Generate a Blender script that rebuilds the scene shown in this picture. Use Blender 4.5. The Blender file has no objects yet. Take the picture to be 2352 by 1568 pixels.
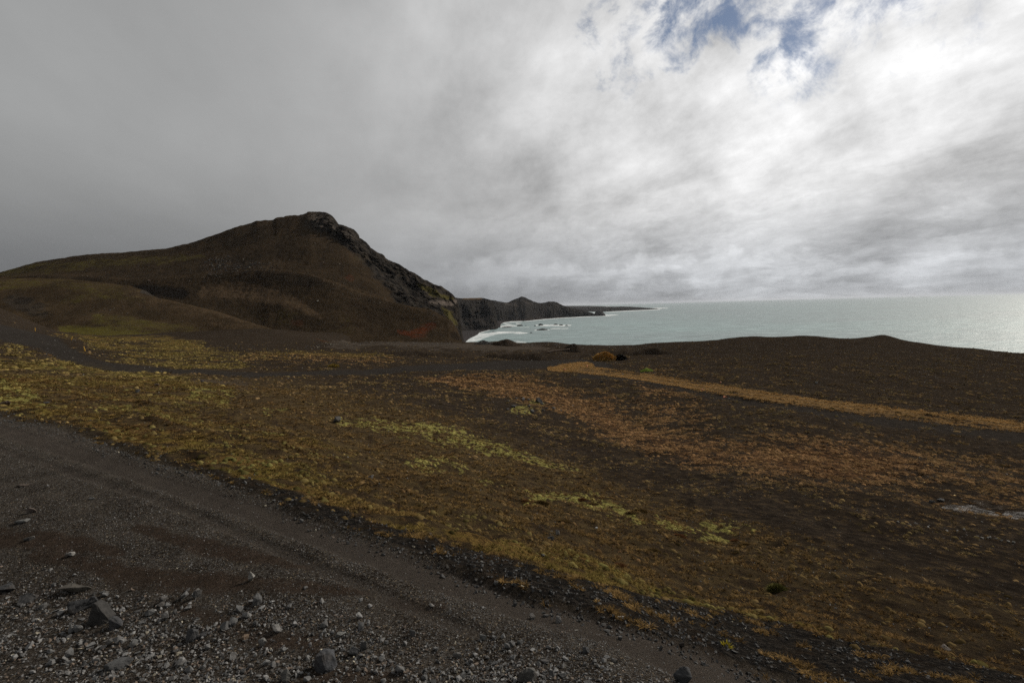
import bpy, bmesh, math, random
import numpy as np
from mathutils import Matrix, Vector

# ------------------------------------------------------------------ camera, sky, sun
scene = bpy.context.scene
EYE = 70.0                                   # metres above the sea
PITCH, ROLL = math.radians(3.9), math.radians(-1.51)
cam_d = bpy.data.cameras.new("camera")
cam_d.lens = 18.0
cam_d.sensor_width = 36.0
cam_d.clip_start = 0.05
cam_d.clip_end = 200000.0
cam = bpy.data.objects.new("camera", cam_d)
scene.collection.objects.link(cam)
CM = Matrix.Rotation(math.pi / 2 - PITCH, 3, 'X') @ Matrix.Rotation(ROLL, 3, 'Z')
cam.matrix_world = Matrix.Translation((0, 0, EYE)) @ CM.to_4x4()
scene.camera = cam
scene.view_settings.view_transform = 'Standard'
scene.view_settings.look = 'None'
scene.view_settings.exposure = 0.0
scene.view_settings.gamma = 1.0
scene.cycles.max_bounces = 5
scene.cycles.diffuse_bounces = 2
scene.cycles.glossy_bounces = 2
scene.cycles.volume_bounces = 0
scene.cycles.use_denoising = False
scene.cycles.sample_clamp_indirect = 3.0
scene.cycles.sample_clamp_direct = 6.0

SUN_AZ, SUN_EL = math.radians(58), math.radians(33)      # azimuth to the right of the view axis (+Y)
SUN_DIR = Vector((math.sin(SUN_AZ) * math.cos(SUN_EL), math.cos(SUN_AZ) * math.cos(SUN_EL), math.sin(SUN_EL)))
sun_d = bpy.data.lights.new("sun", 'SUN')
sun_d.energy = 3.4
sun_d.angle = math.radians(4)
sun_d.color = (1.0, 0.93, 0.82)
sun = bpy.data.objects.new("sun", sun_d)
sun.rotation_euler = SUN_DIR.to_track_quat('Z', 'Y').to_euler()
sun.location = (0, 0, 300)
scene.collection.objects.link(sun)

R3 = np.array(CM)


def ray(u, v):
    """photograph position (2352 x 1568 frame) -> direction with y = 1"""
    d = R3 @ np.array([(u - 1176) / 1176, -(v - 784) / 1176, -1.0])
    return d / d[1]


def rays(u, v):
    d = np.stack([(u - 1176) / 1176, -(v - 784) / 1176, -np.ones_like(u)], -1) @ R3.T
    return d / d[..., 1:2]


def project(P):
    d = (P - np.array([0, 0, EYE])) @ R3
    w = np.maximum(-d[..., 2], 1e-3)
    return 1176 + 1176 * d[..., 0] / w, 784 - 1176 * d[..., 1] / w


class NT:
    """small helper for writing node trees"""
    def __init__(self, tree):
        self.t = tree
        self.n = tree.nodes
        self.l = tree.links

    def node(self, kind, **kw):
        n = self.n.new(kind)
        for k, val in kw.items():
            setattr(n, k, val)
        return n

    def put(self, sock, val):
        if isinstance(val, bpy.types.NodeSocket):
            self.l.new(val, sock)
        elif val is not None:
            if isinstance(val, (tuple, list)) and len(val) == 3 and sock.type == 'RGBA':
                val = (*val, 1.0)
            sock.default_value = val

    def math(self, op, a, b=None, c=None, clamp=False):
        n = self.node('ShaderNodeMath', operation=op, use_clamp=clamp)
        for i, x in enumerate((a, b, c)):
            if x is not None:
                self.put(n.inputs[i], x)
        return n.outputs[0]

    def vmath(self, op, a, b=None, s=None):
        n = self.node('ShaderNodeVectorMath', operation=op)
        self.put(n.inputs[0], a)
        if b is not None:
            self.put(n.inputs[1], b)
        if s is not None:
            self.put(n.inputs[3], s)
        return n.outputs['Value'] if op in ('DOT_PRODUCT', 'LENGTH') else n.outputs[0]

    def mix(self, f, a, b, blend='MIX'):
        n = self.node('ShaderNodeMix', data_type='RGBA', blend_type=blend)
        self.put(n.inputs[0], f)
        self.put(n.inputs[6], a)
        self.put(n.inputs[7], b)
        return n.outputs[2]

    def noise(self, vec, scale, detail=4, rough=0.55, dist=0.0, color=False):
        n = self.node('ShaderNodeTexNoise')
        self.put(n.inputs['Vector'], vec)
        n.inputs['Scale'].default_value = scale
        n.inputs['Detail'].default_value = detail
        n.inputs['Roughness'].default_value = rough
        n.inputs['Distortion'].default_value = dist
        return n.outputs['Color'] if color else n.outputs['Fac']

    def smooth(self, x, lo, hi, a=0.0, b=1.0):
        n = self.node('ShaderNodeMapRange', interpolation_type='SMOOTHSTEP')
        self.put(n.inputs[0], x)
        for i, val in enumerate((lo, hi, a, b)):
            n.inputs[1 + i].default_value = val
        return n.outputs[0]

    def ramp(self, x, stops):
        n = self.node('ShaderNodeValToRGB')
        el = n.color_ramp.elements
        while len(el) > 1:
            el.remove(el[-1])
        el[0].position = stops[0][0]
        for i, (p, c) in enumerate(stops):
            e = el[0] if i == 0 else el.new(p)
            e.color = (*c, 1) if isinstance(c, (tuple, list)) else (c, c, c, 1)
        self.put(n.inputs[0], x)
        return n.outputs[0]

    def attr(self, name, color=False):
        n = self.node('ShaderNodeAttribute', attribute_name=name)
        return n.outputs['Color'] if color else n.outputs['Fac']


# ---- world: clear sky (Nishita) under a sheet of cloud
world = bpy.data.worlds.new("World")
scene.world = world
world.use_nodes = True
world.node_tree.nodes.clear()
W = NT(world.node_tree)
tc = W.node('ShaderNodeTexCoord').outputs['Generated']
D = W.vmath('NORMALIZE', tc)
sep = W.node('ShaderNodeSeparateXYZ')
W.put(sep.inputs[0], D)
dx, dy, dz = sep.outputs
zc = W.math('MAXIMUM', dz, 0.0)
inv = W.math('DIVIDE', 1.0, W.math('ADD', zc, 0.22))
cmb = W.node('ShaderNodeCombineXYZ')
W.put(cmb.inputs[0], W.math('MULTIPLY', dx, inv))
W.put(cmb.inputs[1], W.math('MULTIPLY', dy, inv))
P2 = cmb.outputs[0]                                         # position on the cloud sheet
# wind streaks
mp = W.node('ShaderNodeMapping')
mp.vector_type = 'TEXTURE'
mp.inputs['Rotation'].default_value = (0, 0, math.radians(106))
mp.inputs['Scale'].default_value = (1.55, 0.9, 1)
W.put(mp.inputs['Vector'], P2)
PS = mp.outputs[0]
big = W.noise(PS, 0.62, 3, 0.5, 0.2)
mid = W.noise(PS, 1.7, 8, 0.60, 0.2)
fine = W.noise(P2, 5.0, 6, 0.6, 0.2)
streak = W.noise(PS, 3.2, 8, 0.66, 0.25)
soft = W.noise(D, 3.1, 8, 0.60, 0.3)
puff = W.noise(D, 8.5, 8, 0.64, 0.2)
sund = tuple(SUN_DIR)
glow_d = ray(2500, 60)
glow_d = tuple(glow_d / np.linalg.norm(glow_d))
ds = W.vmath('DOT_PRODUCT', D, glow_d)
grad = W.ramp(W.math('ADD', ds, W.math('MULTIPLY', W.math('SUBTRACT', big, 0.5), 0.25)),
              [(0.0, 0.34), (0.3, 0.37), (0.55, 0.44), (0.7, 0.53), (0.82, 0.66), (0.92, 0.82), (1.0, 0.95)])
grad = W.math('MULTIPLY', grad, 1.0)
clear_r = W.smooth(ds, 0.35, 0.85)                           # more structure toward the sun
n1 = W.math('SUBTRACT', mid, 0.5)
n2 = W.math('SUBTRACT', streak, 0.5)
n3 = W.math('SUBTRACT', fine, 0.5)
n4 = W.math('SUBTRACT', soft, 0.5)
n5 = W.math('SUBTRACT', puff, 0.5)
n1 = W.math('ADD', W.math('MULTIPLY', n1, 0.7), W.math('ADD', W.math('MULTIPLY', n4, 0.75), W.math('MULTIPLY', n5, W.math('MULTIPLY', clear_r, 0.55))))
mod = W.math('ADD', W.math('MULTIPLY', n1, W.math('MULTIPLY_ADD', clear_r, 1.05, 0.38)),
             W.math('ADD', W.math('MULTIPLY', n2, W.math('MULTIPLY', clear_r, 0.75)), W.math('MULTIPLY', n3, W.math('MULTIPLY_ADD', clear_r, 0.2, 0.03))))
B = W.math('MULTIPLY', grad, W.math('ADD', 1.0, mod))
lowz = W.ramp(zc, [(0.0, 0.56), (0.035, 0.64), (0.09, 0.76), (0.16, 0.90), (0.28, 1.0), (0.45, 0.98), (0.7, 0.85)])
B = W.math('MULTIPLY', B, lowz)
# a bank of brighter heaped cloud low over the sea
heap = W.noise(D, 9.0, 6, 0.6, 0.3)
heap_v = W.math('MULTIPLY_ADD', W.math('SUBTRACT', heap, 0.5), 0.16, zc)
bank = W.math('MULTIPLY', W.smooth(heap_v, 0.02, 0.05), W.smooth(heap_v, 0.085, 0.062))
B = W.math('ADD', B, W.math('MULTIPLY', bank, W.math('MULTIPLY', clear_r, 0.13)))
wob0 = W.noise(P2, 1.6, 5, 0.6, 0.3, color=True)
Dw0 = W.vmath('NORMALIZE', W.vmath('ADD', D, W.vmath('SCALE', W.vmath('SUBTRACT', wob0, (0.5, 0.5, 0.5)), s=0.22)))
# dark rain cloud low on the left
dl = ray(-150, 640)
dl = tuple(dl / np.linalg.norm(dl))
rain = W.math('MULTIPLY', W.smooth(W.vmath('DOT_PRODUCT', D, dl), 0.80, 1.0), W.smooth(zc, 0.30, 0.02))
B = W.math('MULTIPLY', B, W.math('MULTIPLY_ADD', rain, -0.32, 1.0))
dr = ray(2330, 520)
dr = tuple(dr / np.linalg.norm(dr))
band = W.math('MULTIPLY', W.smooth(W.vmath('DOT_PRODUCT', Dw0, dr), 0.93, 0.995), -0.14)
B = W.math('MULTIPLY', B, W.math('ADD', band, 1.0))
# flat layers toward the horizon
layv = W.vmath('MULTIPLY', Dw0, (2.2, 2.2, 17.0))
lay = W.math('MULTIPLY', W.math('SUBTRACT', W.noise(layv, 1.0, 8, 0.62, 0.15), 0.5), W.math('MULTIPLY', W.smooth(zc, 0.34, 0.06), W.math('MULTIPLY_ADD', clear_r, 1.15, 0.1)))
B = W.math('MULTIPLY', B, W.math('ADD', lay, 1.0))
tint = W.mix(W.smooth(ds, 0.0, 0.9), (0.985, 1.0, 1.0), (1.0, 1.0, 1.0))
low_t = W.mix(W.smooth(zc, 0.2, 0.0), tint, (0.96, 0.99, 1.03))
cloud_col = W.vmath('SCALE', low_t, s=B)
# blue gaps
hole = None
wob = W.noise(D, 7.0, 5, 0.62, 0.4, color=True)
Dw = W.vmath('NORMALIZE', W.vmath('ADD', D, W.vmath('SCALE', W.vmath('SUBTRACT', wob, (0.5, 0.5, 0.5)), s=0.13)))
for (hu, hv, deg, amt) in [(1625, -10, 3.8, .95), (1585, 45, 4.2, 1.05), (1550, 95, 3.9, 1.0), (1520, 135, 2.8, .8), (1480, 130, 4.5, .55), (1850, 70, 4.0, .95), (1780, -15, 4.2, .8),
                           (1935, 125, 3.0, .5), (2030, 45, 5.5, .55), (2180, -20, 7, .60), (1700, -60, 8, .8), (1990, -120, 9, .8), (1480, 60, 8, .55), (1400, 100, 6, .45), (1900, 0, 10, .6), (2080, 90, 6, .45)]:
    hd = ray(hu, hv)
    hd = tuple(hd / np.linalg.norm(hd))
    dd = W.vmath('DOT_PRODUCT', Dw, hd)
    m = W.smooth(dd, math.cos(math.radians(deg)), math.cos(math.radians(deg * 0.25)), 0.0, amt)
    hole = m if hole is None else W.math('MAXIMUM', hole, m)
lace = W.noise(D, 5.5, 8, 0.66, 0.5)
lace_f = W.noise(D, 17.0, 7, 0.66, 0.4)
holes = W.math('ADD', hole, W.math('ADD', W.math('MULTIPLY', W.math('SUBTRACT', 0.5, lace), 3.2), W.math('MULTIPLY', W.math('SUBTRACT', 0.5, lace_f), 2.0)))
holes = W.math('MULTIPLY', W.smooth(holes, 0.35, 1.25), W.smooth(hole, 0.0, 0.35))
sky = W.node('ShaderNodeTexSky')
sky.sky_type = 'NISHITA'
sky.sun_disc = False
sky.sun_elevation = SUN_EL
sky.sun_rotation = SUN_AZ
sky.altitude = 80
sky.ozone_density = 3.0
bg_sky = W.node('ShaderNodeBackground')
W.put(bg_sky.inputs[0], sky.outputs[0])
bg_sky.inputs[1].default_value = 0.058
bg_cloud = W.node('ShaderNodeBackground')
W.put(bg_cloud.inputs[0], cloud_col)
bg_cloud.inputs[1].default_value = 1.0
mxs = W.node('ShaderNodeMixShader')
W.put(mxs.inputs[0], holes)
W.l.new(bg_cloud.outputs[0], mxs.inputs[1])
W.l.new(bg_sky.outputs[0], mxs.inputs[2])
wo = W.node('ShaderNodeOutputWorld')
W.l.new(mxs.outputs[0], wo.inputs[0])
world.cycles.sampling_method = 'MANUAL'
world.cycles.sample_map_resolution = 512


# ------------------------------------------------------------------ numeric noise
_rng = np.random.RandomState(7)
_perm = np.concatenate([_rng.permutation(256)] * 3)
_g3 = _rng.normal(size=(256, 3))
_g3 /= np.linalg.norm(_g3, axis=1)[:, None]
_g3 = _g3.astype(np.float32)


def perlin(p):
    p = np.asarray(p, dtype=np.float64)
    i = np.floor(p).astype(np.int64)
    f = (p - i).astype(np.float32)
    i &= 255
    w = f * f * f * (f * (f * 6 - 15) + 10)
    out = np.zeros(p.shape[:-1], np.float32)
    for a in (0, 1):
        wa = w[..., 0] if a else 1 - w[..., 0]
        pa = _perm[i[..., 0] + a]
        for b in (0, 1):
            wb = w[..., 1] if b else 1 - w[..., 1]
            pb = _perm[pa + i[..., 1] + b]
            for c in (0, 1):
                wc = w[..., 2] if c else 1 - w[..., 2]
                g = _g3[_perm[pb + i[..., 2] + c]]
                out += wa * wb * wc * (g[..., 0] * (f[..., 0] - a) + g[..., 1] * (f[..., 1] - b) + g[..., 2] * (f[..., 2] - c))
    return out * 1.5


def fbm(p, octaves=4, gain=0.5):
    s, a, tot = 0, 1.0, 0
    for k in range(octaves):
        s = s + a * perlin(p * 2.0 ** k + 17.3 * k)
        tot += a
        a *= gain
    return s / tot


def xyz(x, y, z=0.0):
    return np.stack([x, y, np.broadcast_to(z, np.shape(x))], -1)


# ------------------------------------------------------------------ the ground as a function of (x, y)
COLS = {
    -700: [(1568, 3.2), (1200, 5.6), (1000, 9), (900, 15), (850, 25), (800, 45), (750, 75), (700, 115), (650, 160), (600, 220)],
    -300: [(1568, 2.7), (1400, 3.5), (1200, 5), (1000, 9), (930, 14), (900, 18), (850, 35), (800, 60), (750, 100), (700, 140), (672, 170)],
    0: [(1568, 2.5), (1400, 3.3), (1300, 3.9), (1200, 4.9), (1100, 6.4), (1020, 8.4), (985, 9.6), (950, 13), (900, 24), (860, 42), (830, 62), (800, 88), (770, 120), (745, 150), (722, 172), (706, 188)],
    90: [(860, 46), (830, 70), (800, 105), (775, 140), (757, 180), (752, 200)],
    160: [(900, 28), (840, 62), (815, 95), (795, 130), (778, 160), (766, 190)],
    300: [(1568, 2.4), (1400, 3.1), (1300, 3.7), (1150, 5.2), (1080, 6.4), (1040, 7.4), (1000, 10.5), (950, 18), (900, 34), (860, 64), (835, 88), (810, 120), (790, 155), (777, 190)],
    600: [(1568, 2.3), (1430, 2.8), (1300, 3.5), (1150, 5.0), (1110, 5.8), (1060, 8), (1000, 14), (950, 24), (900, 43), (862, 78), (845, 97), (820, 130), (800, 165), (787, 200)],
    900: [(1568, 2.3), (1400, 2.9), (1250, 3.9), (1210, 4.5), (1150, 6.4), (1100, 10), (1050, 16), (1000, 26), (950, 40), (900, 63), (860, 95), (830, 135), (805, 180), (789, 215)],
    1176: [(1568, 2.2), (1450, 2.7), (1350, 3.35), (1300, 4.0), (1250, 5.1), (1200, 7.2), (1150, 10.5), (1100, 16), (1050, 24), (1000, 36), (950, 54), (900, 80), (860, 112), (830, 148), (803, 195)],
    1450: [(1568, 2.1), (1500, 2.5), (1430, 3.1), (1380, 4.0), (1300, 6.3), (1200, 11), (1150, 15), (1100, 22), (1050, 33), (1000, 48), (950, 66), (900, 91), (860, 120), (830, 155), (806, 195)],
    1750: [(1568, 2.8), (1500, 3.7), (1400, 5.6), (1300, 8.5), (1200, 13.5), (1130, 20), (1060, 30), (1000, 43), (950, 58), (900, 81), (860, 108), (830, 135), (800, 168)],
    2050: [(1568, 3.4), (1480, 4.6), (1400, 6.3), (1300, 10), (1200, 17), (1130, 25), (1060, 37), (1000, 51), (950, 67), (900, 88), (860, 110), (820, 143), (790, 172)],
    2352: [(1568, 4.0), (1480, 5.5), (1400, 8), (1300, 13), (1200, 21), (1130, 30), (1060, 42), (1000, 56), (950, 72), (900, 93), (850, 125), (825, 148)],
    2750: [(1568, 5.2), (1400, 9.5), (1300, 15), (1200, 23), (1100, 38), (1000, 62), (900, 100), (850, 135)],
}
CREST = [(780, 788, 225), (900, 786, 225), (1041, 786, 228), (1100, 785.5, 230), (1150, 783, 230), (1190, 787.5, 230), (1265, 786.5, 232), (1318, 792, 232),
         (1370, 791.5, 232), (1437, 793, 230), (1490, 788.5, 224), (1559, 785, 217), (1640, 781, 209), (1681, 776.5, 204), (1721, 774, 200), (1782, 775.5, 198),
         (1856, 772, 196), (1941, 777, 195), (1990, 778, 195), (2028, 774, 195), (2060, 779, 194), (2087, 786, 192), (2168, 795, 184), (2250, 801, 176),
         (2352, 809, 166), (2500, 818, 158), (2750, 828, 150)]
cpts = []
for u, col in COLS.items():
    for v, Y in col:
        d = ray(u, v)
        cpts.append((d[0] * Y, Y, d[2] * Y))
for u, v, Y in CREST:
    d = ray(u, v)
    x, y, z = d * Y
    cpts.append((x, y, z))
    if u >= 1041:
        for k, dzk in ((1.12, -5), (1.25, -20), (1.4, -46), (1.7, -70)):
            cpts.append((x * k, y * k, max(z + dzk, -82)))
    else:
        for k, dzk in ((1.15, -3), (1.6, -5), (2.2, -8)):
            cpts.append((x * k, y * k, z + dzk))
for (x, y, z) in [(0, 0, -1.62), (-3, -1, -1.6), (3, -1, -1.75), (-7, 0, -1.6), (7, 1, -3.1), (0, -3, -1.55), (-10, -6, -1.4), (12, -4, -3.9), (0, -9, -1.4), (-20, -14, -1.0), (18, -16, -3.6), (-60, -10, -1),
                  (60, -20, -16), (0, -60, 2), (-120, 60, 6), (140, 0, -22), (-260, 210, 1), (-180, 200, -5), (-120, 260, -9), (-400, 300, 12), (-110, 330, -14), (-120, 420, -10), (-300, 420, 0)]:
    cpts.append((x, y, z))
cpts = np.array(cpts)
CX0, CY0 = 0.0, -6.0


def lp(x, y):
    r = np.hypot(x - CX0, y - CY0) + 0.3
    return np.arctan2(x - CX0, y - CY0), np.log(r), r


_t, _l, _r = lp(cpts[:, 0], cpts[:, 1])
_K = np.stack([_t, _l], 1)
_val = cpts[:, 2] / _r


KNOBS = []
for u_, Y_, wx_, wy_, h_ in [(2028, 196, 2.6, 6, 0.65), (2040, 195, 8, 7, 0.45), (1855, 197, 9, 6, 0.35), (1700, 203, 10, 6, 0.25)]:
    KNOBS.append((ray(u_, 775)[0] * Y_, Y_, wx_, wy_, h_))


def _phi(d2):
    return 0.5 * d2 * np.log(d2 + 1e-9)


_n = len(_K)
_A = np.zeros((_n + 3, _n + 3))
_A[:_n, :_n] = _phi(((_K[:, None] - _K[None]) ** 2).sum(-1)) + 3e-4 * np.eye(_n)
_A[:_n, _n] = _A[_n, :_n] = 1
_A[:_n, _n + 1:] = _K
_A[_n + 1:, :_n] = _K.T
_wts = np.linalg.solve(_A, np.concatenate([_val, [0, 0, 0]]))


def base_z(x, y):
    x = np.asarray(x, float).ravel()
    y = np.asarray(y, float).ravel()
    out = np.empty(len(x))
    for s in range(0, len(x), 20000):
        t, l, r = lp(x[s:s + 20000], y[s:s + 20000])
        q = np.stack([t, l], 1)
        d2 = ((q[:, None] - _K[None]) ** 2).sum(-1)
        xs, ys = x[s:s + 20000], y[s:s + 20000]
        knob = sum(h_ * np.exp(-((xs - kx) ** 2 / wx ** 2 + (ys - ky) ** 2 / wy ** 2)) for kx, ky, wx, wy, h_ in KNOBS)
        out[s:s + 20000] = knob + (_phi(d2) @ _wts[:_n] + _wts[_n] + q @ _wts[_n + 1:]) * r
    return out


# masks are drawn on the ground where the photograph shows them: strokes given at photograph positions
def stroke(u, v, pts, wd, soft=1.0):
    """1 inside a brush line of half width wd (px), fading over soft*wd"""
    pts = np.array(pts, float)
    wds = np.broadcast_to(np.array(wd, float), (len(pts),))
    best = np.full(u.shape, -1e9)
    if len(pts) == 1:
        return np.clip(1 + 1 / soft - np.hypot(u - pts[0, 0], v - pts[0, 1]) / (wds[0] * soft), 0, 1)
    for k in range(len(pts) - 1):
        ax, ay = pts[k]
        bx, by = pts[k + 1]
        lx, ly = bx - ax, by - ay
        t = np.clip(((u - ax) * lx + (v - ay) * ly) / (lx * lx + ly * ly), 0, 1)
        dd = np.hypot(u - ax - t * lx, v - ay - t * ly)
        w = wds[k] * (1 - t) + wds[k + 1] * t
        best = np.maximum(best, 1 + 1 / soft - dd / (w * soft))
    return np.clip(best, 0, 1)


def blob(u, v, cu, cv, ru, rv, ang=0.0):
    c, s = math.cos(math.radians(ang)), math.sin(math.radians(ang))
    x, y = u - cu, v - cv
    return np.clip(1.5 - np.hypot((x * c + y * s) / ru, (-x * s + y * c) / rv), 0, 1)


ROAD_EDGE = [(-900, 690), (-200, 893), (0, 955), (150, 987), (337, 1055), (469, 1089), (585, 1137), (784, 1215), (934, 1265), (1084, 1325), (1234, 1377), (1384, 1419),
             (1568, 1482), (1700, 1527), (1840, 1575), (2200, 1700), (3000, 1980)]
VERGE_TOP = [(-900, 680), (0, 945), (150, 975), (337, 1035), (585, 1105), (784, 1175), (934, 1222), (1084, 1262), (1234, 1300), (1400, 1345), (1568, 1382), (1718, 1411), (1905, 1464), (2130, 1503), (2352, 1552), (3000, 1720)]
_re, _vt = np.array(ROAD_EDGE, float), np.array(VERGE_TOP, float)


def masks(x, y):
    """surface cover at ground position x, y"""
    z = EYE + base_z(x, y)
    P = np.stack([x, y, z], -1)
    u, v = project(P)
    front = y > 0.6
    big = y < 0.6
    u = np.where(front, u, 0.0)
    v = np.where(front, v, 2600.0)
    n1 = fbm(xyz(x / 3.0, y / 3.0), 4)
    r = np.hypot(x, y)
    n2 = fbm(xyz(x / (0.07 * r + 0.4), y / (0.07 * r + 0.4)), 3) if False else fbm(xyz(x / 0.9, y / 0.9, 3.1), 3)
    nf = fbm(xyz(x / 14.0, y / 14.0, 9.0), 3)
    th_, ln_, _ = lp(x, y)
    w1 = fbm(xyz(th_ * 9, ln_ * 9, 1.5), 3)
    w2 = fbm(xyz(th_ * 34, ln_ * 40, 6.5), 3)
    w3 = fbm(xyz(th_ * 34, ln_ * 40, 16.5), 3)
    uu = u + 60 * w1 + 34 * w2
    vv = v + 13 * n1 + 9 * w3 + 10 * w1
    M = {}
    edge = v - np.interp(u, _re[:, 0], _re[:, 1])            # > 0: road side
    ed2 = edge + 7 * n2 + 3 * n1 + 4 * w3
    road = np.clip(ed2 / 10 + 0.5, 0, 1)
    road = np.where(big, 1.0, road)
    vt = v - np.interp(u, _vt[:, 0], _vt[:, 1]) + 10 * n2 + 10 * n1
    verge = np.clip(vt / 10 + 0.6, 0, 1) * (1 - road) * np.interp(u, [0, 300, 700], [0.55, 0.75, 1.0])
    M['road'] = road
    M['verge'] = verge
    rut = stroke(u, v + 4 * n1, [(-200, 920), (0, 985), (150, 1030), (300, 1080), (412, 1120), (562, 1167), (784, 1250), (1009, 1329), (1234, 1396), (1421, 1447), (1568, 1510), (1750, 1570), (2000, 1660)], [8, 10, 12, 13, 14, 16, 18, 20, 22, 25, 28, 30, 30], 0.8)
    rut = np.maximum(rut, 0.6 * stroke(u, v + 5 * n1, [(-200, 965), (0, 1032), (150, 1078), (300, 1128), (500, 1202), (700, 1290), (900, 1372), (1100, 1450)], [3, 4, 5, 6, 7, 8, 9, 9], 1.0))
    rut = np.maximum(rut, 0.45 * stroke(u, v + 3 * n1, [(0, 965), (150, 1005), (330, 1072), (560, 1148), (800, 1236), (1100, 1345), (1500, 1475)], [3, 4, 5, 6, 7, 8, 9], 1.0))
    M['rut'] = rut * road
    red = np.maximum.reduce([stroke(uu, vv, [(-100, 1225), (0, 1235), (150, 1252), (260, 1268)], [18, 20, 14, 8]), stroke(uu, vv, [(60, 1275), (300, 1312), (500, 1335), (700, 1350), (830, 1358)], [10, 14, 14, 12, 6]),
                             stroke(uu, vv, [(300, 1215), (420, 1245), (560, 1275), (700, 1300)], [5, 12, 12, 6]), 0.7 * stroke(uu, vv, [(250, 1330), (420, 1348), (560, 1352)], 12),
                             0.8 * stroke(uu, vv, [(430, 1400), (560, 1455), (740, 1480)], 14), 0.8 * stroke(uu, vv, [(700, 1560), (860, 1568)], 22), 0.7 * stroke(uu, vv, [(900, 1380), (1010, 1395)], 10)])
    M['red'] = red * road
    # heath between road and plain
    hb = np.interp(u, [-900, 0, 350, 700, 1000, 1250, 1500, 1750, 2000, 2352, 3000], [600, 835, 850, 880, 960, 1040, 1130, 1200, 1290, 1400, 1600])
    heath = np.clip((v - hb + 40 * n1 + 30 * n2) / 60 + 0.5, 0, 1) * (1 - road)
    heath = heath * np.interp(u, [0, 1100, 1700, 2000], [1, 1, 0.75, 0.45])
    M['heath'] = heath
    yel = np.maximum.reduce([
        stroke(uu, vv, [(-200, 850), (0, 895), (100, 950), (250, 1005), (420, 1045), (600, 1098), (750, 1150), (900, 1198), (1100, 1240), (1250, 1285), (1400, 1325), (1560, 1380), (1750, 1425), (1900, 1460), (2100, 1500), (2352, 1550)],
               [46, 46, 34, 24, 30, 38, 38, 34, 34, 30, 22, 14, 12, 9, 9, 8], 0.8),
        0.9 * stroke(uu, vv, [(-100, 858), (0, 862), (200, 862), (330, 880), (520, 915)], [14, 16, 20, 22, 14]),
        0.7 * stroke(uu, vv, [(100, 905), (300, 930), (560, 1000), (800, 1060)], [20, 26, 24, 14], 1.2),
        0.85 * stroke(uu, vv, [(130, 757), (200, 768), (300, 780), (400, 792), (470, 800)], [6, 10, 12, 13, 10]),
        0.8 * stroke(uu, vv, [(215, 785), (300, 812), (420, 832), (560, 838)], [10, 16, 15, 8]),
        0.6 * stroke(uu, vv, [(470, 812), (620, 818), (760, 812), (900, 822)], [7, 7, 6, 6]),
        0.6 * stroke(uu, vv, [(20, 790), (60, 815), (30, 835)], [14, 12, 10])])
    yel = yel * np.clip(0.80 + 1.7 * w1 + 1.5 * w2 + 0.8 * n2, 0, 1)
    M['yel'] = yel * (1 - road) * (1 - 0.92 * verge)
    pale = np.maximum.reduce([
        stroke(uu, vv, [(780, 968), (900, 984), (1000, 1000), (1090, 1016), (1200, 1045), (1310, 1068)], [5, 9, 12, 10, 7, 4], 1.3),
        stroke(uu, vv, [(1200, 1142), (1300, 1140), (1370, 1150), (1425, 1168), (1455, 1192)], [6, 11, 12, 12, 6], 1.3),
        stroke(uu, vv, [(1500, 1195), (1560, 1205), (1610, 1216), (1670, 1232)], [6, 10, 9, 5], 1.3),
        0.8 * stroke(uu, vv, [(940, 1062), (1000, 1062), (1070, 1080)], [6, 11, 6], 1.6),
        0.8 * stroke(uu, vv, [(1620, 1190), (1700, 1204), (1730, 1212)], [8, 11, 6], 0.8),
        0.8 * stroke(uu, vv, [(1105, 1103), (1165, 1112)], 5), stroke(u, v, [(1180, 943), (1215, 943)], [6, 8], 0.5), 0.9 * stroke(u, v, [(1215, 915), (1245, 924)], [3, 5], .5),
        0.9 * stroke(uu, vv, [(-60, 905), (20, 905), (60, 912)], [20, 20, 10]), 0.8 * stroke(uu, vv, [(200, 943), (290, 938), (330, 945)], [6, 8, 4]),
        0.8 * stroke(uu, vv, [(440, 910), (520, 917)], 7), 0.6 * stroke(uu, vv, [(600, 945), (650, 950)], 6), 0.5 * stroke(uu, vv, [(470, 1020), (540, 1032)], 6)])
    pale = pale * np.clip(0.80 + 1.2 * n2 + 1.2 * w3 + 1.8 * fbm(xyz(x / 0.3, y / 0.3, 33.0), 2), 0, 1)
    M['pale'] = pale * (1 - road)
    track = stroke(u, v + 2 * n1, [(1262, 846), (1330, 847), (1420, 857), (1600, 886), (1800, 914), (2000, 940), (2200, 964), (2400, 986), (2800, 1035)], [4, 6.5, 7, 7, 7.5, 8, 8.5, 8.5, 10], 0.45)
    track = track * np.interp(u, [1262, 1600, 1900, 2352], [1.1, 1.0, 0.85, 0.8]) * np.clip(0.92 + 0.9 * w3 + 0.6 * w1, 0, 1)
    track = np.maximum(track, stroke(u, v, [(1265, 846), (1320, 838), (1350, 836), (1362, 840)], [3, 4, 3.5, 2], 0.5))
    M['track'] = track
    rut2 = np.maximum(stroke(u, v, [(1330, 846), (1420, 853), (1600, 881), (1800, 911), (2000, 938), (2200, 963), (2400, 985)], 1.4, 1.0), stroke(u, v, [(1330, 850), (1420, 859), (1600, 888), (1800, 918), (2000, 945), (2200, 970), (2400, 993)], 1.6, 1.0))
    M['rut2'] = rut2
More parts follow.
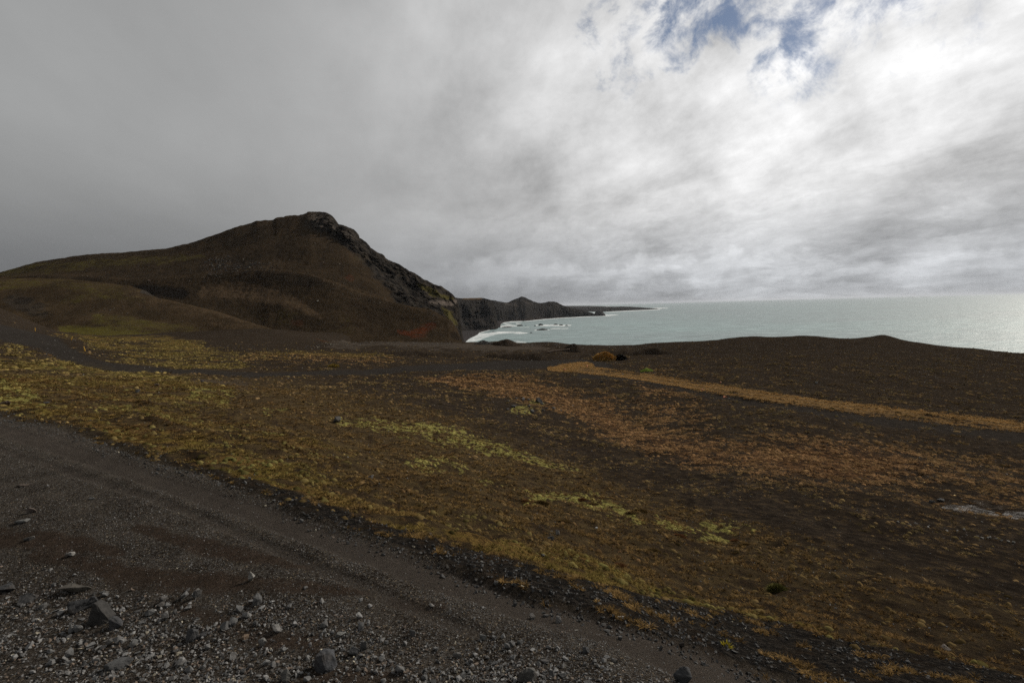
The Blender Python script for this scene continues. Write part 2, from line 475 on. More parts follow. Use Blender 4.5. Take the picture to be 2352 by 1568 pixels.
    orange = np.maximum.reduce([
        stroke(uu, vv, [(1010, 876), (1100, 880), (1180, 890), (1280, 912), (1370, 948), (1460, 1000), (1560, 1035), (1660, 1050)], [4, 8, 10, 12, 18, 17, 17, 14], 2.2),
        1.1 * blob(uu, vv, 1900, 1062, 270, 40, 4) ** 0.8, 0.38 * blob(uu, vv, 2200, 1105, 380, 70, 8),
        0.6 * stroke(uu, vv, [(560, 822), (760, 820), (900, 828)], [5, 6, 5]), 0.5 * stroke(uu, vv, [(1500, 900), (1560, 960)], [30, 40], 1.2)])
    orange = orange * (1 - stroke(uu, vv, [(980, 905), (1090, 940), (1200, 985), (1330, 1040), (1500, 1095), (1700, 1130)], [18, 26, 30, 26, 22, 20], 0.7))
    M['orange'] = orange * (1 - road)
    dirt = np.maximum.reduce([
        stroke(u, v + 1.5 * n1, [(-200, 750), (0, 765), (80, 778), (125, 795), (150, 815), (200, 832), (260, 845), (400, 856), (600, 860), (760, 856), (900, 850), (1100, 840), (1300, 832), (1400, 838)], [16, 16, 15, 17, 17, 11, 7, 5, 4.5, 5, 6, 9, 9, 4], 0.35),
        0.8 * stroke(u, v, [(1330, 862), (1450, 868), (1650, 902), (1900, 942), (2352, 1004)], [4, 7, 8, 9, 12], 1.0)])
    M['dirt'] = dirt * (1 - track)
    M['grey'] = np.maximum(stroke(uu, vv, [(760, 792), (900, 790), (1050, 793), (1200, 798), (1260, 802)], [3, 4, 6, 7, 3], 0.8), 0.6 * stroke(uu, vv, [(450, 880), (560, 890)], 8))
    M['wet'] = np.maximum.reduce([stroke(u, v + 5 * n2, [(2170, 1165), (2230, 1170), (2290, 1180)], [7, 12, 6], 0.8), stroke(u, v + 5 * n2, [(2310, 1180), (2352, 1186), (2400, 1190)], [7, 8, 7], 0.8), 0.7 * stroke(u, v + 5 * n2, [(2230, 1152), (2300, 1165)], 4)])
    # how dense the small tussocks stand on the plain
    M['u'], M['v'] = u, v
    return M


def detail_z(x, y, road, track, heath, verge):
    r = np.hypot(x, y) + 1.0
    z = np.zeros_like(x)
    q = xyz(x, y, 0.7)
    relief = (1 + 0.8 * heath) * (1 - 0.6 * verge)
    near_road = np.clip(1 - np.hypot(x, y) / 14, 0, 1)
    for lam, amp in ((0.28, 0.030), (0.62, 0.060), (1.5, 0.085), (4.0, 0.16), (11.0, 0.32), (30.0, 0.5)):
        vis = np.clip((lam / r - 0.010) / 0.010, 0, 1)
        soft = np.clip(r / (lam * 2.2), 0, 1)                # no big swells right under the camera
        rr = np.where(lam < 1, 0.72, 0.93) * road
        z += amp * (relief if lam < 3 else 1 - 0.8 * verge) * (1 - 0.7 * near_road * (lam > 0.5)) * vis * soft * (1 - rr) * (1 - 0.85 * track) * perlin(q / lam + lam)
    # small heave of the gravel
    z += road * 0.012 * np.clip(1 - r / 25, 0, 1) * perlin(q / 0.16) + road * 0.02 * np.clip(1 - r / 30, 0, 1) * perlin(q / 0.5)
    return z


def ground_z(x, y, M=None):
    x = np.asarray(x, float)
    y = np.asarray(y, float)
    if M is None:
        M = masks(x, y)
    z = base_z(x, y) + detail_z(x, y, M['road'], M['track'], M['heath'], M['verge'])
    z = z - 0.03 * M['rut'] + 0.02 * M['verge'] - 0.10 * M['rut2'] - 0.10 * M['dirt']
    return EYE + z


def on_ground(u, v, ymin=1.5, ymax=260):
    """where the sight line through photograph position (u, v) first meets the ground"""
    d = ray(u, v)
    Y = np.exp(np.linspace(math.log(ymin), math.log(ymax), 1400))
    g = ground_z(d[0] * Y, Y)
    h = EYE + d[2] * Y - g
    k = np.argmax(h < 0) if (h < 0).any() else int(np.argmin(h))
    return np.array([d[0] * Y[k], Y[k], g[k]]), Y[k]


# ------------------------------------------------------------------ mesh helpers
def link(o, parent=None):
    scene.collection.objects.link(o)
    if parent is not None:
        o.parent = parent
    return o


def mesh_np(name, V, F, mat=None, attrs=None, smooth=True, parent=None, link_it=True):
    """V (n,3), F (m,k) with k 3 or 4; attrs {name: (n,) or (n,3)}"""
    me = bpy.data.meshes.new(name)
    n, m, k = len(V), len(F), F.shape[1]
    me.vertices.add(n)
    me.vertices.foreach_set('co', np.ascontiguousarray(V, dtype=np.float32).ravel())
    me.loops.add(m * k)
    me.loops.foreach_set('vertex_index', np.ascontiguousarray(F, dtype=np.int32).ravel())
    me.polygons.add(m)
    me.polygons.foreach_set('loop_start', np.arange(0, m * k, k, dtype=np.int32))
    me.polygons.foreach_set('use_smooth', np.full(m, smooth, dtype=bool))
    for an, a in (attrs or {}).items():
        a = np.asarray(a, dtype=np.float32)
        if a.ndim == 1:
            at = me.attributes.new(an, 'FLOAT', 'POINT')
            at.data.foreach_set('value', a)
        else:
            at = me.attributes.new(an, 'FLOAT_COLOR', 'POINT')
            at.data.foreach_set('color', np.concatenate([a, np.ones((len(a), 1), np.float32)], 1).ravel())
    me.update(calc_edges=True)
    if mat is not None:
        me.materials.append(mat)
    o = bpy.data.objects.new(name, me)
    return link(o, parent) if link_it else o


def grid_faces(nr, nc, mask=None):
    i = np.arange(nr - 1)[:, None] * nc + np.arange(nc - 1)[None]
    F = np.stack([i, i + 1, i + nc + 1, i + nc], -1).reshape(-1, 4)
    return F if mask is None else F[mask.reshape(-1)]


def tag(o, label=None, cat=None, group=None, kind=None):
    for k, val in (('label', label), ('category', cat), ('group', group), ('kind', kind)):
        if val:
            o[k] = val
    return o


def thing(name, label, cat, loc=(0, 0, 0), group=None):
    o = link(bpy.data.objects.new(name, None))
    o.location = loc
    o.empty_display_size = 0.1
    return tag(o, label, cat, group)


def new_mat(name):
    m = bpy.data.materials.new(name)
    m.use_nodes = True
    m.node_tree.nodes.clear()
    T = NT(m.node_tree)
    b = T.node('ShaderNodeBsdfPrincipled')
    out = T.node('ShaderNodeOutputMaterial')
    T.l.new(b.outputs[0], out.inputs[0])
    return m, T, b


def new_earth(name):
    m = bpy.data.materials.new(name)
    m.use_nodes = True
    m.node_tree.nodes.clear()
    T = NT(m.node_tree)
    b = T.node('ShaderNodeBsdfDiffuse')
    out = T.node('ShaderNodeOutputMaterial')
    T.l.new(b.outputs[0], out.inputs[0])
    return m, T, b, out


def bump(T, b, h, strength, dist, prev=None):
    n = T.node('ShaderNodeBump')
    n.inputs['Strength'].default_value = strength
    n.inputs['Distance'].default_value = dist
    T.put(n.inputs['Height'], h)
    if prev is not None:
        T.put(n.inputs['Normal'], prev)
    T.l.new(n.outputs[0], b.inputs['Normal'])
    return n.outputs[0]


# ------------------------------------------------------------------ materials
def ground_material():
    m, T, b, out = new_earth("volcanic ground")
    pos = T.node('ShaderNodeNewGeometry').outputs['Position']
    cd = T.node('ShaderNodeVectorMath', operation='DISTANCE')
    A = {k: T.attr(k) for k in ('road', 'verge', 'rut', 'red', 'heath', 'yel', 'pale', 'track', 'orange', 'dirt', 'grey', 'wet', 'rut2')}
    nA = T.noise(pos, 0.30, 10, 0.72)
    nB = T.noise(pos, 2.2, 9, 0.78)
    nC = T.noise(pos, 17.0, 6, 0.78)
    nD = T.noise(pos, 95.0, 4, 0.75)
    sand = T.mix(T.smooth(nB, 0.35, 0.7), (0.0155, 0.0122, 0.0098), (0.048, 0.0375, 0.029))
    sand = T.mix(T.math('MULTIPLY', T.smooth(nA, 0.42, 0.60), 0.7), sand, (0.019, 0.0145, 0.011))
    # sparse cover on the plain
    cov = T.smooth(T.math('ADD', nB, T.math('MULTIPLY', T.math('SUBTRACT', nC, 0.5), 0.5)), 0.52, 0.66)
    plain = T.mix(T.math('MULTIPLY', cov, 0.65), sand, (0.075, 0.050, 0.024))
    heathc = T.mix(T.smooth(nB, 0.40, 0.60), (0.028, 0.0205, 0.0140), (0.085, 0.061, 0.029))
    heathc = T.mix(T.smooth(nC, 0.45, 0.7), heathc, (0.058, 0.036, 0.021))
    col = T.mix(T.math('MULTIPLY', A['heath'], T.smooth(nC, 0.30, 0.52)), plain, heathc)
    och = T.mix(T.smooth(nC, 0.4, 0.62), (0.050, 0.027, 0.014), (0.19, 0.095, 0.040))
    omask = T.math('MULTIPLY', T.smooth(T.math('ADD', A['orange'], T.math('MULTIPLY', T.math('SUBTRACT', nB, 0.5), 3.6)), 0.8, 1.5), 0.75)
    col = T.mix(omask, col, och)
    yc = T.mix(T.smooth(nB, 0.38, 0.62), (0.100, 0.064, 0.021), (0.165, 0.128, 0.030))
    yc = T.mix(T.smooth(nA, 0.46, 0.60), yc, (0.145, 0.088, 0.032))
    yc = T.mix(T.smooth(nC, 0.54, 0.38), yc, (0.040, 0.026, 0.013))
    ymask = T.math('ADD', T.math('MULTIPLY', T.math('SUBTRACT', nB, 0.5), 2.2), T.math('MULTIPLY', T.math('SUBTRACT', nA, 0.5), 1.8))
    ymask = T.smooth(T.math('ADD', A['yel'], ymask), 0.40, 1.05)
    col = T.mix(ymask, col, yc)
    pc = T.mix(T.smooth(nC, 0.38, 0.62), (0.10, 0.085, 0.022), (0.28, 0.255, 0.085))
    pmask = T.smooth(T.math('ADD', A['pale'], T.math('MULTIPLY', T.math('SUBTRACT', nB, 0.5), 2.8)), 0.5, 0.95)
    col = T.mix(pmask, col, pc)
    gr = T.mix(T.smooth(nB, 0.4, 0.6), (0.019, 0.0165, 0.0145), (0.034, 0.030, 0.027))
    col = T.mix(T.math('MULTIPLY', A['dirt'], 0.92), col, gr)
    col = T.mix(T.math('MULTIPLY', A['grey'], 0.8), col, (0.060, 0.049, 0.039))
    tk = T.mix(T.smooth(nC, 0.38, 0.62), (0.12, 0.070, 0.030), (0.34, 0.21, 0.085))
    tk = T.mix(T.math('MULTIPLY', A['rut2'], 0.6), tk, (0.06, 0.04, 0.025))
    tmask = T.math('MULTIPLY', T.smooth(T.math('ADD', A['track'], T.math('MULTIPLY', T.math('SUBTRACT', nB, 0.5), 1.8)), 0.45, 0.95), 0.92)
    col = T.mix(tmask, col, tk)
    vg = T.mix(T.smooth(nC, 0.45, 0.62), (0.012, 0.011, 0.0105), (0.045, 0.039, 0.033))
    col = T.mix(T.math('MULTIPLY', A['verge'], T.smooth(nB, 0.35, 0.5)), col, vg)
    # the gravel of the road: sand matrix with small grains
    vor = T.node('ShaderNodeTexVoronoi')
    T.put(vor.inputs['Vector'], pos)
    vor.inputs['Scale'].default_value = 110.0
    vor.inputs['Randomness'].default_value = 1.0
    vs = T.node('ShaderNodeSeparateColor')
    T.put(vs.inputs[0], vor.outputs['Color'])
    grain = T.smooth(vs.outputs[0], 0.45, 1.0)
    rd = T.mix(T.smooth(nB, 0.35, 0.65), (0.023, 0.0180, 0.0140), (0.058, 0.048, 0.039))
    rd = T.mix(T.math('MULTIPLY', grain, 0.75), rd, (0.140, 0.130, 0.118))
    rd = T.mix(T.math('MULTIPLY', T.smooth(vs.outputs[1], 0.93, 1.0), 0.8), rd, (0.24, 0.19, 0.13))
    rd = T.mix(T.math('MULTIPLY', T.smooth(T.math('ADD', A['red'], T.math('MULTIPLY', T.math('SUBTRACT', nB, 0.5), 2.2)), 0.35, 1.1), 0.8), rd, T.mix(T.smooth(nC, 0.35, 0.65), (0.033, 0.0235, 0.0175), (0.064, 0.0445, 0.033)))
    rd = T.mix(T.math('MULTIPLY', A['rut'], 0.8), rd, T.mix(nC, (0.046, 0.039, 0.034), (0.080, 0.067, 0.057)))
    col = T.mix(A['road'], col, rd)
    wetm = T.smooth(T.math('ADD', A['wet'], T.math('ADD', T.math('MULTIPLY', T.math('SUBTRACT', nC, 0.5), 2.4), T.math('MULTIPLY', T.math('SUBTRACT', nB, 0.5), 2.4))), 0.85, 1.5)
    col = T.mix(wetm, col, (0.105, 0.098, 0.094))
    T.put(b.inputs['Color'], col)
    gl = T.node('ShaderNodeBsdfPrincipled')
    T.put(gl.inputs['Base Color'], col)
    gl.inputs['Roughness'].default_value = 0.5
    mxw = T.node('ShaderNodeMixShader')
    T.put(mxw.inputs[0], wetm)
    T.l.new(b.outputs[0], mxw.inputs[1])
    T.l.new(gl.outputs[0], mxw.inputs[2])
    T.l.new(mxw.outputs[0], out.inputs[0])
    n = bump(T, b, nB, 1.0, 0.16)
    n = bump(T, b, nC, 0.9, 0.035, n)
    n = bump(T, b, nD, 0.8, 0.008, n)
    n = bump(T, b, T.math('MULTIPLY', vor.outputs['Distance'], -1), 0.6, 0.006, n)
    T.l.new(n, gl.inputs['Normal'])
    return m


def hill_material(name, base_a, base_b, far=1.0):
    m, T, b, out = new_earth(name)
    pos = T.node('ShaderNodeNewGeometry').outputs['Position']
    A = {k: T.attr(k) for k in ('moss', 'red', 'rock', 'pale', 'dark', 'tan')}
    ps = T.vmath('SCALE', pos, s=1.0 / far)
    nA = T.noise(ps, 0.03, 8, 0.68)
    nB = T.noise(ps, 0.20, 9, 0.76)
    nC = T.noise(ps, 1.3, 7, 0.78)
    col = T.mix(T.smooth(nA, 0.38, 0.62), base_a, base_b)
    col = T.mix(T.smooth(nB, 0.42, 0.68), col, tuple(0.62 * c for c in base_b))
    col = T.mix(T.math('MULTIPLY', T.smooth(nC, 0.52, 0.68), 0.6), col, (0.062, 0.047, 0.026))
    tn = T.smooth(T.math('ADD', A['tan'], T.math('ADD', T.math('MULTIPLY', T.math('SUBTRACT', nB, 0.5), 1.4), T.math('MULTIPLY', T.math('SUBTRACT', nC, 0.5), 1.4))), 0.35, 0.95)
    col = T.mix(T.math('MULTIPLY', tn, 1.0), col, T.mix(nC, (0.046, 0.031, 0.019), (0.105, 0.072, 0.044)))
    mm = T.math('ADD', T.math('MULTIPLY', T.math('SUBTRACT', nB, 0.5), 2.0), T.math('ADD', T.math('MULTIPLY', T.math('SUBTRACT', nC, 0.5), 1.2), T.math('MULTIPLY', T.math('SUBTRACT', nA, 0.5), 1.4)))
    mm = T.math('MULTIPLY', T.smooth(T.math('ADD', A['moss'], mm), 0.35, 1.15), 0.9)
    col = T.mix(mm, col, T.mix(nC, (0.046, 0.042, 0.012), (0.115, 0.096, 0.024)))
    col = T.mix(T.math('MULTIPLY', A['red'], T.smooth(nB, 0.3, 0.6)), col, (0.075, 0.024, 0.012))
    rk = T.mix(T.smooth(nC, 0.35, 0.65), (0.012, 0.011, 0.010), (0.060, 0.053, 0.046))
    col = T.mix(T.math('MULTIPLY', A['rock'], T.smooth(nB, 0.25, 0.55)), col, rk)
    col = T.mix(T.math('MULTIPLY', A['pale'], T.smooth(nC, 0.35, 0.55)), col, (0.16, 0.13, 0.11))
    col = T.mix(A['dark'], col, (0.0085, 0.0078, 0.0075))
    T.put(b.inputs['Color'], col)
    n = bump(T, b, nB, 1.0, 1.6 * far)
    bump(T, b, nC, 0.9, 0.30 * far, n)
    return m


def stone_material(name, spec=0.3, scale=60, bd=0.004):
    m, T, b = new_mat(name)
    tcn = T.node('ShaderNodeNewGeometry').outputs['Position']
    c = T.attr('col', color=True)
    n = T.noise(tcn, scale, 6, 0.65)
    n2 = T.noise(tcn, scale * 0.2, 3, 0.6)
    c2 = T.mix(T.smooth(n, 0.35, 0.7), T.vmath('SCALE', c, s=0.72), T.vmath('SCALE', c, s=1.25))
    c2 = T.mix(T.math('MULTIPLY', T.smooth(n2, 0.5, 0.7), 0.4), c2, (0.05, 0.038, 0.028))
    T.put(b.inputs['Base Color'], c2)
    b.inputs['Roughness'].default_value = 0.85
    b.inputs['Specular IOR Level'].default_value = spec
    bump(T, b, n, 0.9, bd)
    return m


def plain_material(name, color, rough=0.6, nscale=30, var=0.3, bd=0.003):
    m, T, b = new_mat(name)
    p = T.node('ShaderNodeTexCoord').outputs['Object']
    n = T.noise(p, nscale, 5, 0.6)
    T.put(b.inputs['Base Color'], T.mix(T.smooth(n, 0.35, 0.65), tuple(c * (1 - var) for c in color), color))
    b.inputs['Roughness'].default_value = rough
    bump(T, b, n, 0.5, bd)
    return m


def leaf_material(name):
    m, T, b, out = new_earth(name)
    T.put(b.inputs['Color'], T.attr('col', color=True))
    return m


M_ground = ground_material()
M_hill = hill_material("scoria hillside", (0.030, 0.0215, 0.0135), (0.058, 0.040, 0.0235))
M_mount = hill_material("scoria mountain", (0.026, 0.0190, 0.0128), (0.043, 0.0300, 0.0185))
M_cliff = hill_material("sea cliff rock", (0.020, 0.018, 0.017), (0.014, 0.0125, 0.012), far=2.5)
M_stone = stone_material("gravel stone")
M_boulder = stone_material("boulder stone", 0.35, 38, 0.010)
M_farstone = stone_material("hill boulder", 0.2, 3, 0.05)
M_leaf = leaf_material("dry grass")

# ------------------------------------------------------------------ ground sheet
def build_ground():
    fine = np.deg2rad(np.arange(-52, 52.01, 0.105))
    left = np.deg2rad(np.arange(-180, -52, 2.0))
    right = np.deg2rad(np.arange(54, 180.1, 2.0))
    th = np.concatenate([left, fine, right])
    rr = [0.4]
    while rr[-1] < 470:
        r = rr[-1]
        step = 0.30 if r < 5 else 0.0062 * (r - 6) + 0.012 if r > 7.0 else 0.035
        rr.append(r + min(step, 1.6 if r < 260 else 4.0))
    rr = np.array(rr)
    TH, RR = np.meshgrid(th, rr)
    x = CX0 + RR * np.sin(TH)
    y = CY0 + RR * np.cos(TH)
    xf, yf = x.ravel(), y.ravel()
    M = masks(xf, yf)
    z = ground_z(xf, yf, M)
    V = np.stack([xf, yf, z], 1)
    F = grid_faces(len(rr), len(th))
    # close the seam behind the camera
    attrs = {k: M[k] for k in ('road', 'verge', 'rut', 'red', 'heath', 'yel', 'pale', 'track', 'orange', 'dirt', 'grey', 'wet', 'rut2')}
    o = mesh_np("ground", V, F, M_ground, attrs)
    print("ground verts", len(V))
    return tag(o, kind='structure')


build_ground()


# ------------------------------------------------------------------ lofted hills
def pchip_cols(Yc, t):
    """Yc (n, cols) values at t=0..n-1; returns (len(t), cols), no overshoot"""
    n = len(Yc)
    d = np.diff(Yc, axis=0)
    s = np.zeros_like(Yc)
    same = (d[:-1] * d[1:]) > 0
    s[1:-1] = np.where(same, 2 * d[:-1] * d[1:] / np.where(same, d[:-1] + d[1:], 1), 0)
    s[0], s[-1] = d[0], d[-1]
    k = np.clip(t.astype(int), 0, n - 2)
    f = (t - k)[:, None]
    h00, h10, h01, h11 = 2 * f**3 - 3 * f**2 + 1, f**3 - 2 * f**2 + f, -2 * f**3 + 3 * f**2, f**3 - f**2
    return h00 * Yc[k] + h10 * s[k] + h01 * Yc[k + 1] + h11 * s[k + 1]


def loft(lines, u0, u1, ncol, rows):
    """lines front to back, each a list of (u, v, Y); rows = steps between consecutive lines"""
    a0, a1 = ray(u0, 700)[0], ray(u1, 700)[0]
    a = np.linspace(a0, a1, ncol)
    LY, LS = [], []
    for ln in lines:
        pts = []
        for (u, v, Y) in ln:
            d = ray(u, v)
            pts.append((d[0], math.log(Y), d[2]))
        pts = np.array(sorted(pts))
        ly = np.interp(a, pts[:, 0], pts[:, 1])
        s = np.interp(a, pts[:, 0], pts[:, 2])
        LY.append(ly)
        LS.append(s * np.exp(ly))
    t = np.concatenate([np.arange(k, k + 1, 1.0 / r) for k, r in enumerate(rows)] + [[len(lines) - 1.0]])
    ly = pchip_cols(np.array(LY), t)
    z = pchip_cols(np.array(LS), t)
    y = np.exp(ly)
    x = a[None] * y
    return np.stack([x, y, EYE + z], -1), t


def sheet(name, P, mat, att=None):
    nr, nc = P.shape[:2]
    V = P.reshape(-1, 3)
    u, v = project(V)
    j1 = fbm(xyz(u / 55.0, v / 22.0, 3.0), 4)
    j2 = fbm(xyz(u / 30.0, v / 12.0, 13.0), 4)
    u, v = (u + 26 * j1, v + 7 * j2) if name in ('hill', 'mountain') else (u, v)
    at = {k: np.zeros(len(V)) for k in ('moss', 'red', 'rock', 'pale', 'dark', 'tan')}
    if att:
        for k, val in att(V, u, v).items():
            at[k] = np.asarray(val).ravel()
    o = mesh_np(name, V, grid_faces(nr, nc), mat, at)
    return tag(o, kind='structure')


def gpt(u, Y, dz):
    d = ray(u, 700)
    x, y = d[0] * Y, Y
    z = EYE + base_z([x], [y])[0] + dz
    uu, vv = project(np.array([[x, y, z]]))
    return (float(uu[0]), float(vv[0]), Y)


# --- front hill on the left
front = [
    [gpt(u, 190, -4) for u in (-900, -400, 0, 100, 200, 300, 400, 500, 600, 700, 800, 900)],
    [(-900, 730, 255), (-400, 745, 255), (0, 748, 262), (100, 756, 260), (200, 764, 256), (300, 774, 250), (400, 787, 245), (500, 793, 240), (600, 793, 238), (700, 790, 236), (800, 790, 235), (900, 792, 235)],
    [(-900, 675, 305), (-400, 690, 305), (0, 692, 308), (100, 705, 305), (200, 716, 300), (300, 728, 295), (400, 748, 285), (500, 768, 272), (600, 781, 262), (700, 787, 254), (800, 790, 245), (900, 793, 240)],
    [(-900, 628, 370), (-400, 640, 370), (0, 638.5, 370), (100, 639, 370), (200, 645, 365), (300, 656, 360), (335, 668, 352), (360, 682, 342), (430, 700, 325), (500, 716, 312), (567, 739, 300), (633, 761, 285), (700, 776, 272), (760, 786, 260), (800, 790, 252), (900, 795, 245)],
    [(-900, 650, 430), (-400, 665, 430), (0, 662, 430), (200, 672, 420), (300, 695, 405), (360, 720, 385), (500, 755, 350), (633, 785, 320), (760, 800, 285), (900, 810, 270)],
]
P, t = loft(front, -900, 900, 1100, (30, 60, 70, 40))
w = np.clip(np.minimum(t, 4 - t), 0, 1)[:, None]
q = P / 40.0
P[..., 2] += w * (2.2 * fbm(P / 46.0, 5) + 0.5 * fbm(P / 9.0, 4))
# shallow gullies running down the face
gx = P[..., 0] + 0.35 * P[..., 2]
P[..., 2] -= w * 1.6 * np.clip(perlin(xyz(gx / 17.0, P[..., 1] / 120.0, 2.2)) - 0.05, 0, 1) * np.clip(1 - abs(t[:, None] - 2.1) / 1.1, 0, 1)


def att_front(V, u, v):
    n = fbm(V / 14.0, 3)
    moss = np.maximum.reduce([
        stroke(u, v + 8 * n, [(140, 758), (250, 768), (350, 778), (450, 788), (520, 795)], [8, 12, 13, 10, 6], 1.0),
        0.55 * stroke(u, v + 8 * n, [(150, 690), (230, 680), (330, 688)], [8, 7, 5], 1.5), 0.5 * stroke(u, v + 8 * n, [(0, 655), (120, 650), (260, 665), (300, 672)], 9, 1.5),
        0.6 * stroke(u, v + 10 * n, [(230, 735), (340, 755), (480, 775)], 14, 1.3), 0.5 * stroke(u, v, [(0, 645), (150, 645), (320, 668)], 5, 1.5)])
    rock = np.maximum(0.5 * stroke(u, v + 4 * n, [(30, 690), (60, 700), (95, 715)], [10, 14, 12], 0.7), stroke(u, v, [(330, 668), (350, 676), (362, 682)], 4, 0.8))
    dark = 0.45 * np.maximum.reduce([stroke(u, v + 6 * n, [(20, 683), (70, 705), (110, 728)], [7, 15, 12], 0.9) * (perlin(V / 5.0) > 0.0), 0.5 * stroke(u, v, [(585, 762), (650, 772), (720, 784)], [2, 3, 3], 1.0)])
    tan = np.maximum.reduce([0.55 * stroke(u, v + 6 * n, [(300, 668), (380, 700), (480, 725), (560, 745), (620, 765)], [8, 12, 14, 12, 8], 1.4), 0.4 * stroke(u, v + 6 * n, [(0, 642), (150, 645), (300, 660)], [6, 7, 6], 1.5),  # brown soil, with warm sunlit patches of the crest painted into its colour
                             0.35 * stroke(u, v + 9 * n, [(420, 745), (520, 770), (640, 782)], 12, 1.5)])
    return dict(moss=moss, rock=rock, dark=dark, tan=tan, red=0.35 * stroke(u, v, [(600, 785), (750, 788)], 6, 1.0))


sheet("hill", P, M_hill, att_front)

# --- the mountain with its lower shoulder
SKY = [(-1000, 668, 640), (-400, 652, 630), (-200, 645, 625), (0, 626, 620), (83, 603, 620), (200, 585, 620), (267, 582, 620), (333, 576, 622), (383, 572, 624), (433, 561, 626), (493, 542, 628), (540, 524, 630),
       (577, 514, 630), (590, 508.5, 630), (627, 507, 630), (634, 502, 630), (667, 496, 630), (700, 494.5, 628), (717, 490, 625), (733, 488, 622), (747, 490, 620), (765, 499, 615), (775, 509, 612), (783, 522, 608),
       (804, 525, 604), (817, 531, 600), (825, 540, 596), (827, 548, 594), (843, 558, 590), (854, 571, 586), (883, 588, 578), (887, 594, 576), (914, 607, 568), (946, 626, 558), (987, 648, 546), (1014, 659, 538), (1029, 671, 532),
       (1040, 678, 528), (1047, 686, 526), (1054, 702, 524), (1057, 740, 500), (1063, 772, 470), (1068, 800, 440), (1080, 850, 430)]
shoulder = [(-1000, 655, 450), (-400, 645, 445), (0, 633.5, 440), (200, 632, 440), (330, 640, 430), (450, 632, 425), (560, 622, 420), (600, 619, 418), (650, 621, 415), (712, 632, 408), (770, 650, 400), (830, 672, 392), (900, 690, 380),
            (990, 713, 365), (1030, 733, 355), (1048, 752, 345), (1060, 778, 335), (1068, 805, 330), (1080, 840, 330)]


def shift(line, dv, dY):
    return [(u, v + dv, Y + dY) for (u, v, Y) in line]


mount = [
    [gpt(u, 262, -6) for u in (-1000, -400, 0, 200, 400, 600, 800, 1000, 1080)],
    [(-1000, 740, 400), (-400, 720, 395), (0, 700, 390), (200, 700, 385), (300, 704, 380), (360, 710, 360), (430, 728, 345), (520, 750, 335), (600, 774, 325), (700, 783, 318), (800, 786, 312), (900, 787, 306), (1000, 788, 302), (1050, 790, 300), (1062, 800, 300), (1080, 845, 300)],
    [(-1000, 690, 425), (-400, 680, 420), (0, 665, 415), (200, 664, 412), (300, 667, 404), (400, 668, 398), (500, 670, 392), (580, 676, 385), (650, 692, 372), (750, 722, 356), (850, 742, 346), (950, 752, 338), (1030, 767, 325), (1055, 784, 318), (1064, 803, 315), (1080, 842, 315)],
    shoulder,
    shift(shoulder, 6, 30),
    [(-1000, 676, 540), (-400, 660, 540), (0, 640, 540), (200, 612, 550), (400, 596, 545), (500, 580, 535), (600, 560, 530), (712, 545, 528), (760, 562, 518), (800, 580, 510), (850, 612, 500), (900, 648, 490), (960, 684, 475), (1000, 704, 460), (1035, 722, 450), (1050, 745, 440), (1060, 780, 420), (1068, 806, 400), (1080, 845, 400)],
    SKY,
    shift(SKY, 25, 70),
    shift(SKY, 120, 260),
]
P, t = loft(mount, -1000, 1078, 1500, (14, 50, 50, 12, 60, 110, 16, 12))
u, v = project(P)
w = np.clip(t, 0, 1)[:, None]
crestw = np.clip(abs(t - 6) / 0.25, 0.15, 1)[:, None]
P[..., 2] += w * crestw * (3.2 * fbm(P / 62.0, 5) + 0.7 * fbm(P / 10.0, 4))
P[..., 2] += np.exp(-((t[:, None] - 6) / 0.3) ** 2) * (1.1 * fbm(P / 6.0, 4) + np.clip((u - 560) / 60, 0, 1) * (2.2 * fbm(xyz(P[..., 0] / 8.0, 0 * u, 3.3), 4)))
# ribs and gullies of the seaward face: everything right of the line from the summit down to the shore
face = np.clip((u - np.interp(v, [480, 530, 600, 680, 800], [735, 742, 835, 900, 1030])) / 30.0, 0, 1) * np.clip((t[:, None] - 3.15) / 0.5, 0, 1) * np.clip((6.02 - t[:, None]) / 0.25, 0, 1)
rib = fbm(xyz(P[..., 0] / 13.0 + P[..., 2] / 40.0, P[..., 1] / 60.0, P[..., 2] / 55.0), 5, 0.55)
ridge = 1 - 2 * abs(fbm(xyz(P[..., 0] / 30.0 + P[..., 2] / 30.0, P[..., 1] / 80.0, P[..., 2] / 60.0 + 5), 4, 0.55))
ledge = fbm(xyz(P[..., 0] / 50.0, P[..., 1] / 60.0, P[..., 2] / 7.0), 3)
P[..., 1] += face * (20 * rib - 12 * ridge + 8 * ledge + 5 * fbm(P / 5.0, 3))
P[..., 2] += face * (5.0 * ridge - 3.5 + 4.5 * rib + 1.5 * fbm(P / 4.0 + 9, 2))
# summit rock: upright columns
cap = np.maximum(blob(u, v, 745, 512, 40, 20, 20), blob(u, v, 806, 540, 22, 12, 25)) * np.clip((6.05 - t[:, None]) / 0.1, 0, 1)
colm = perlin(xyz(P[..., 0] / 3.2, P[..., 1] / 30.0, P[..., 2] / 40.0)) + 0.5 * perlin(xyz(P[..., 0] / 1.4, P[..., 1] / 20.0, P[..., 2] / 14.0))
P[..., 1] += cap * 9 * colm - 5 * cap + cap * 9 * fbm(P / 7.0, 4)
# fine runnels everywhere, down the slope
run = perlin(xyz((P[..., 0] + 0.25 * P[..., 2]) / 7.5, P[..., 1] / 90.0, 1.4)) + 0.5 * perlin(xyz((P[..., 0] + 0.25 * P[..., 2]) / 3.0, P[..., 1] / 50.0, 8.4))
P[..., 2] += w * crestw * (0.22 * run + 0.5 * fbm(P / 3.5, 3))
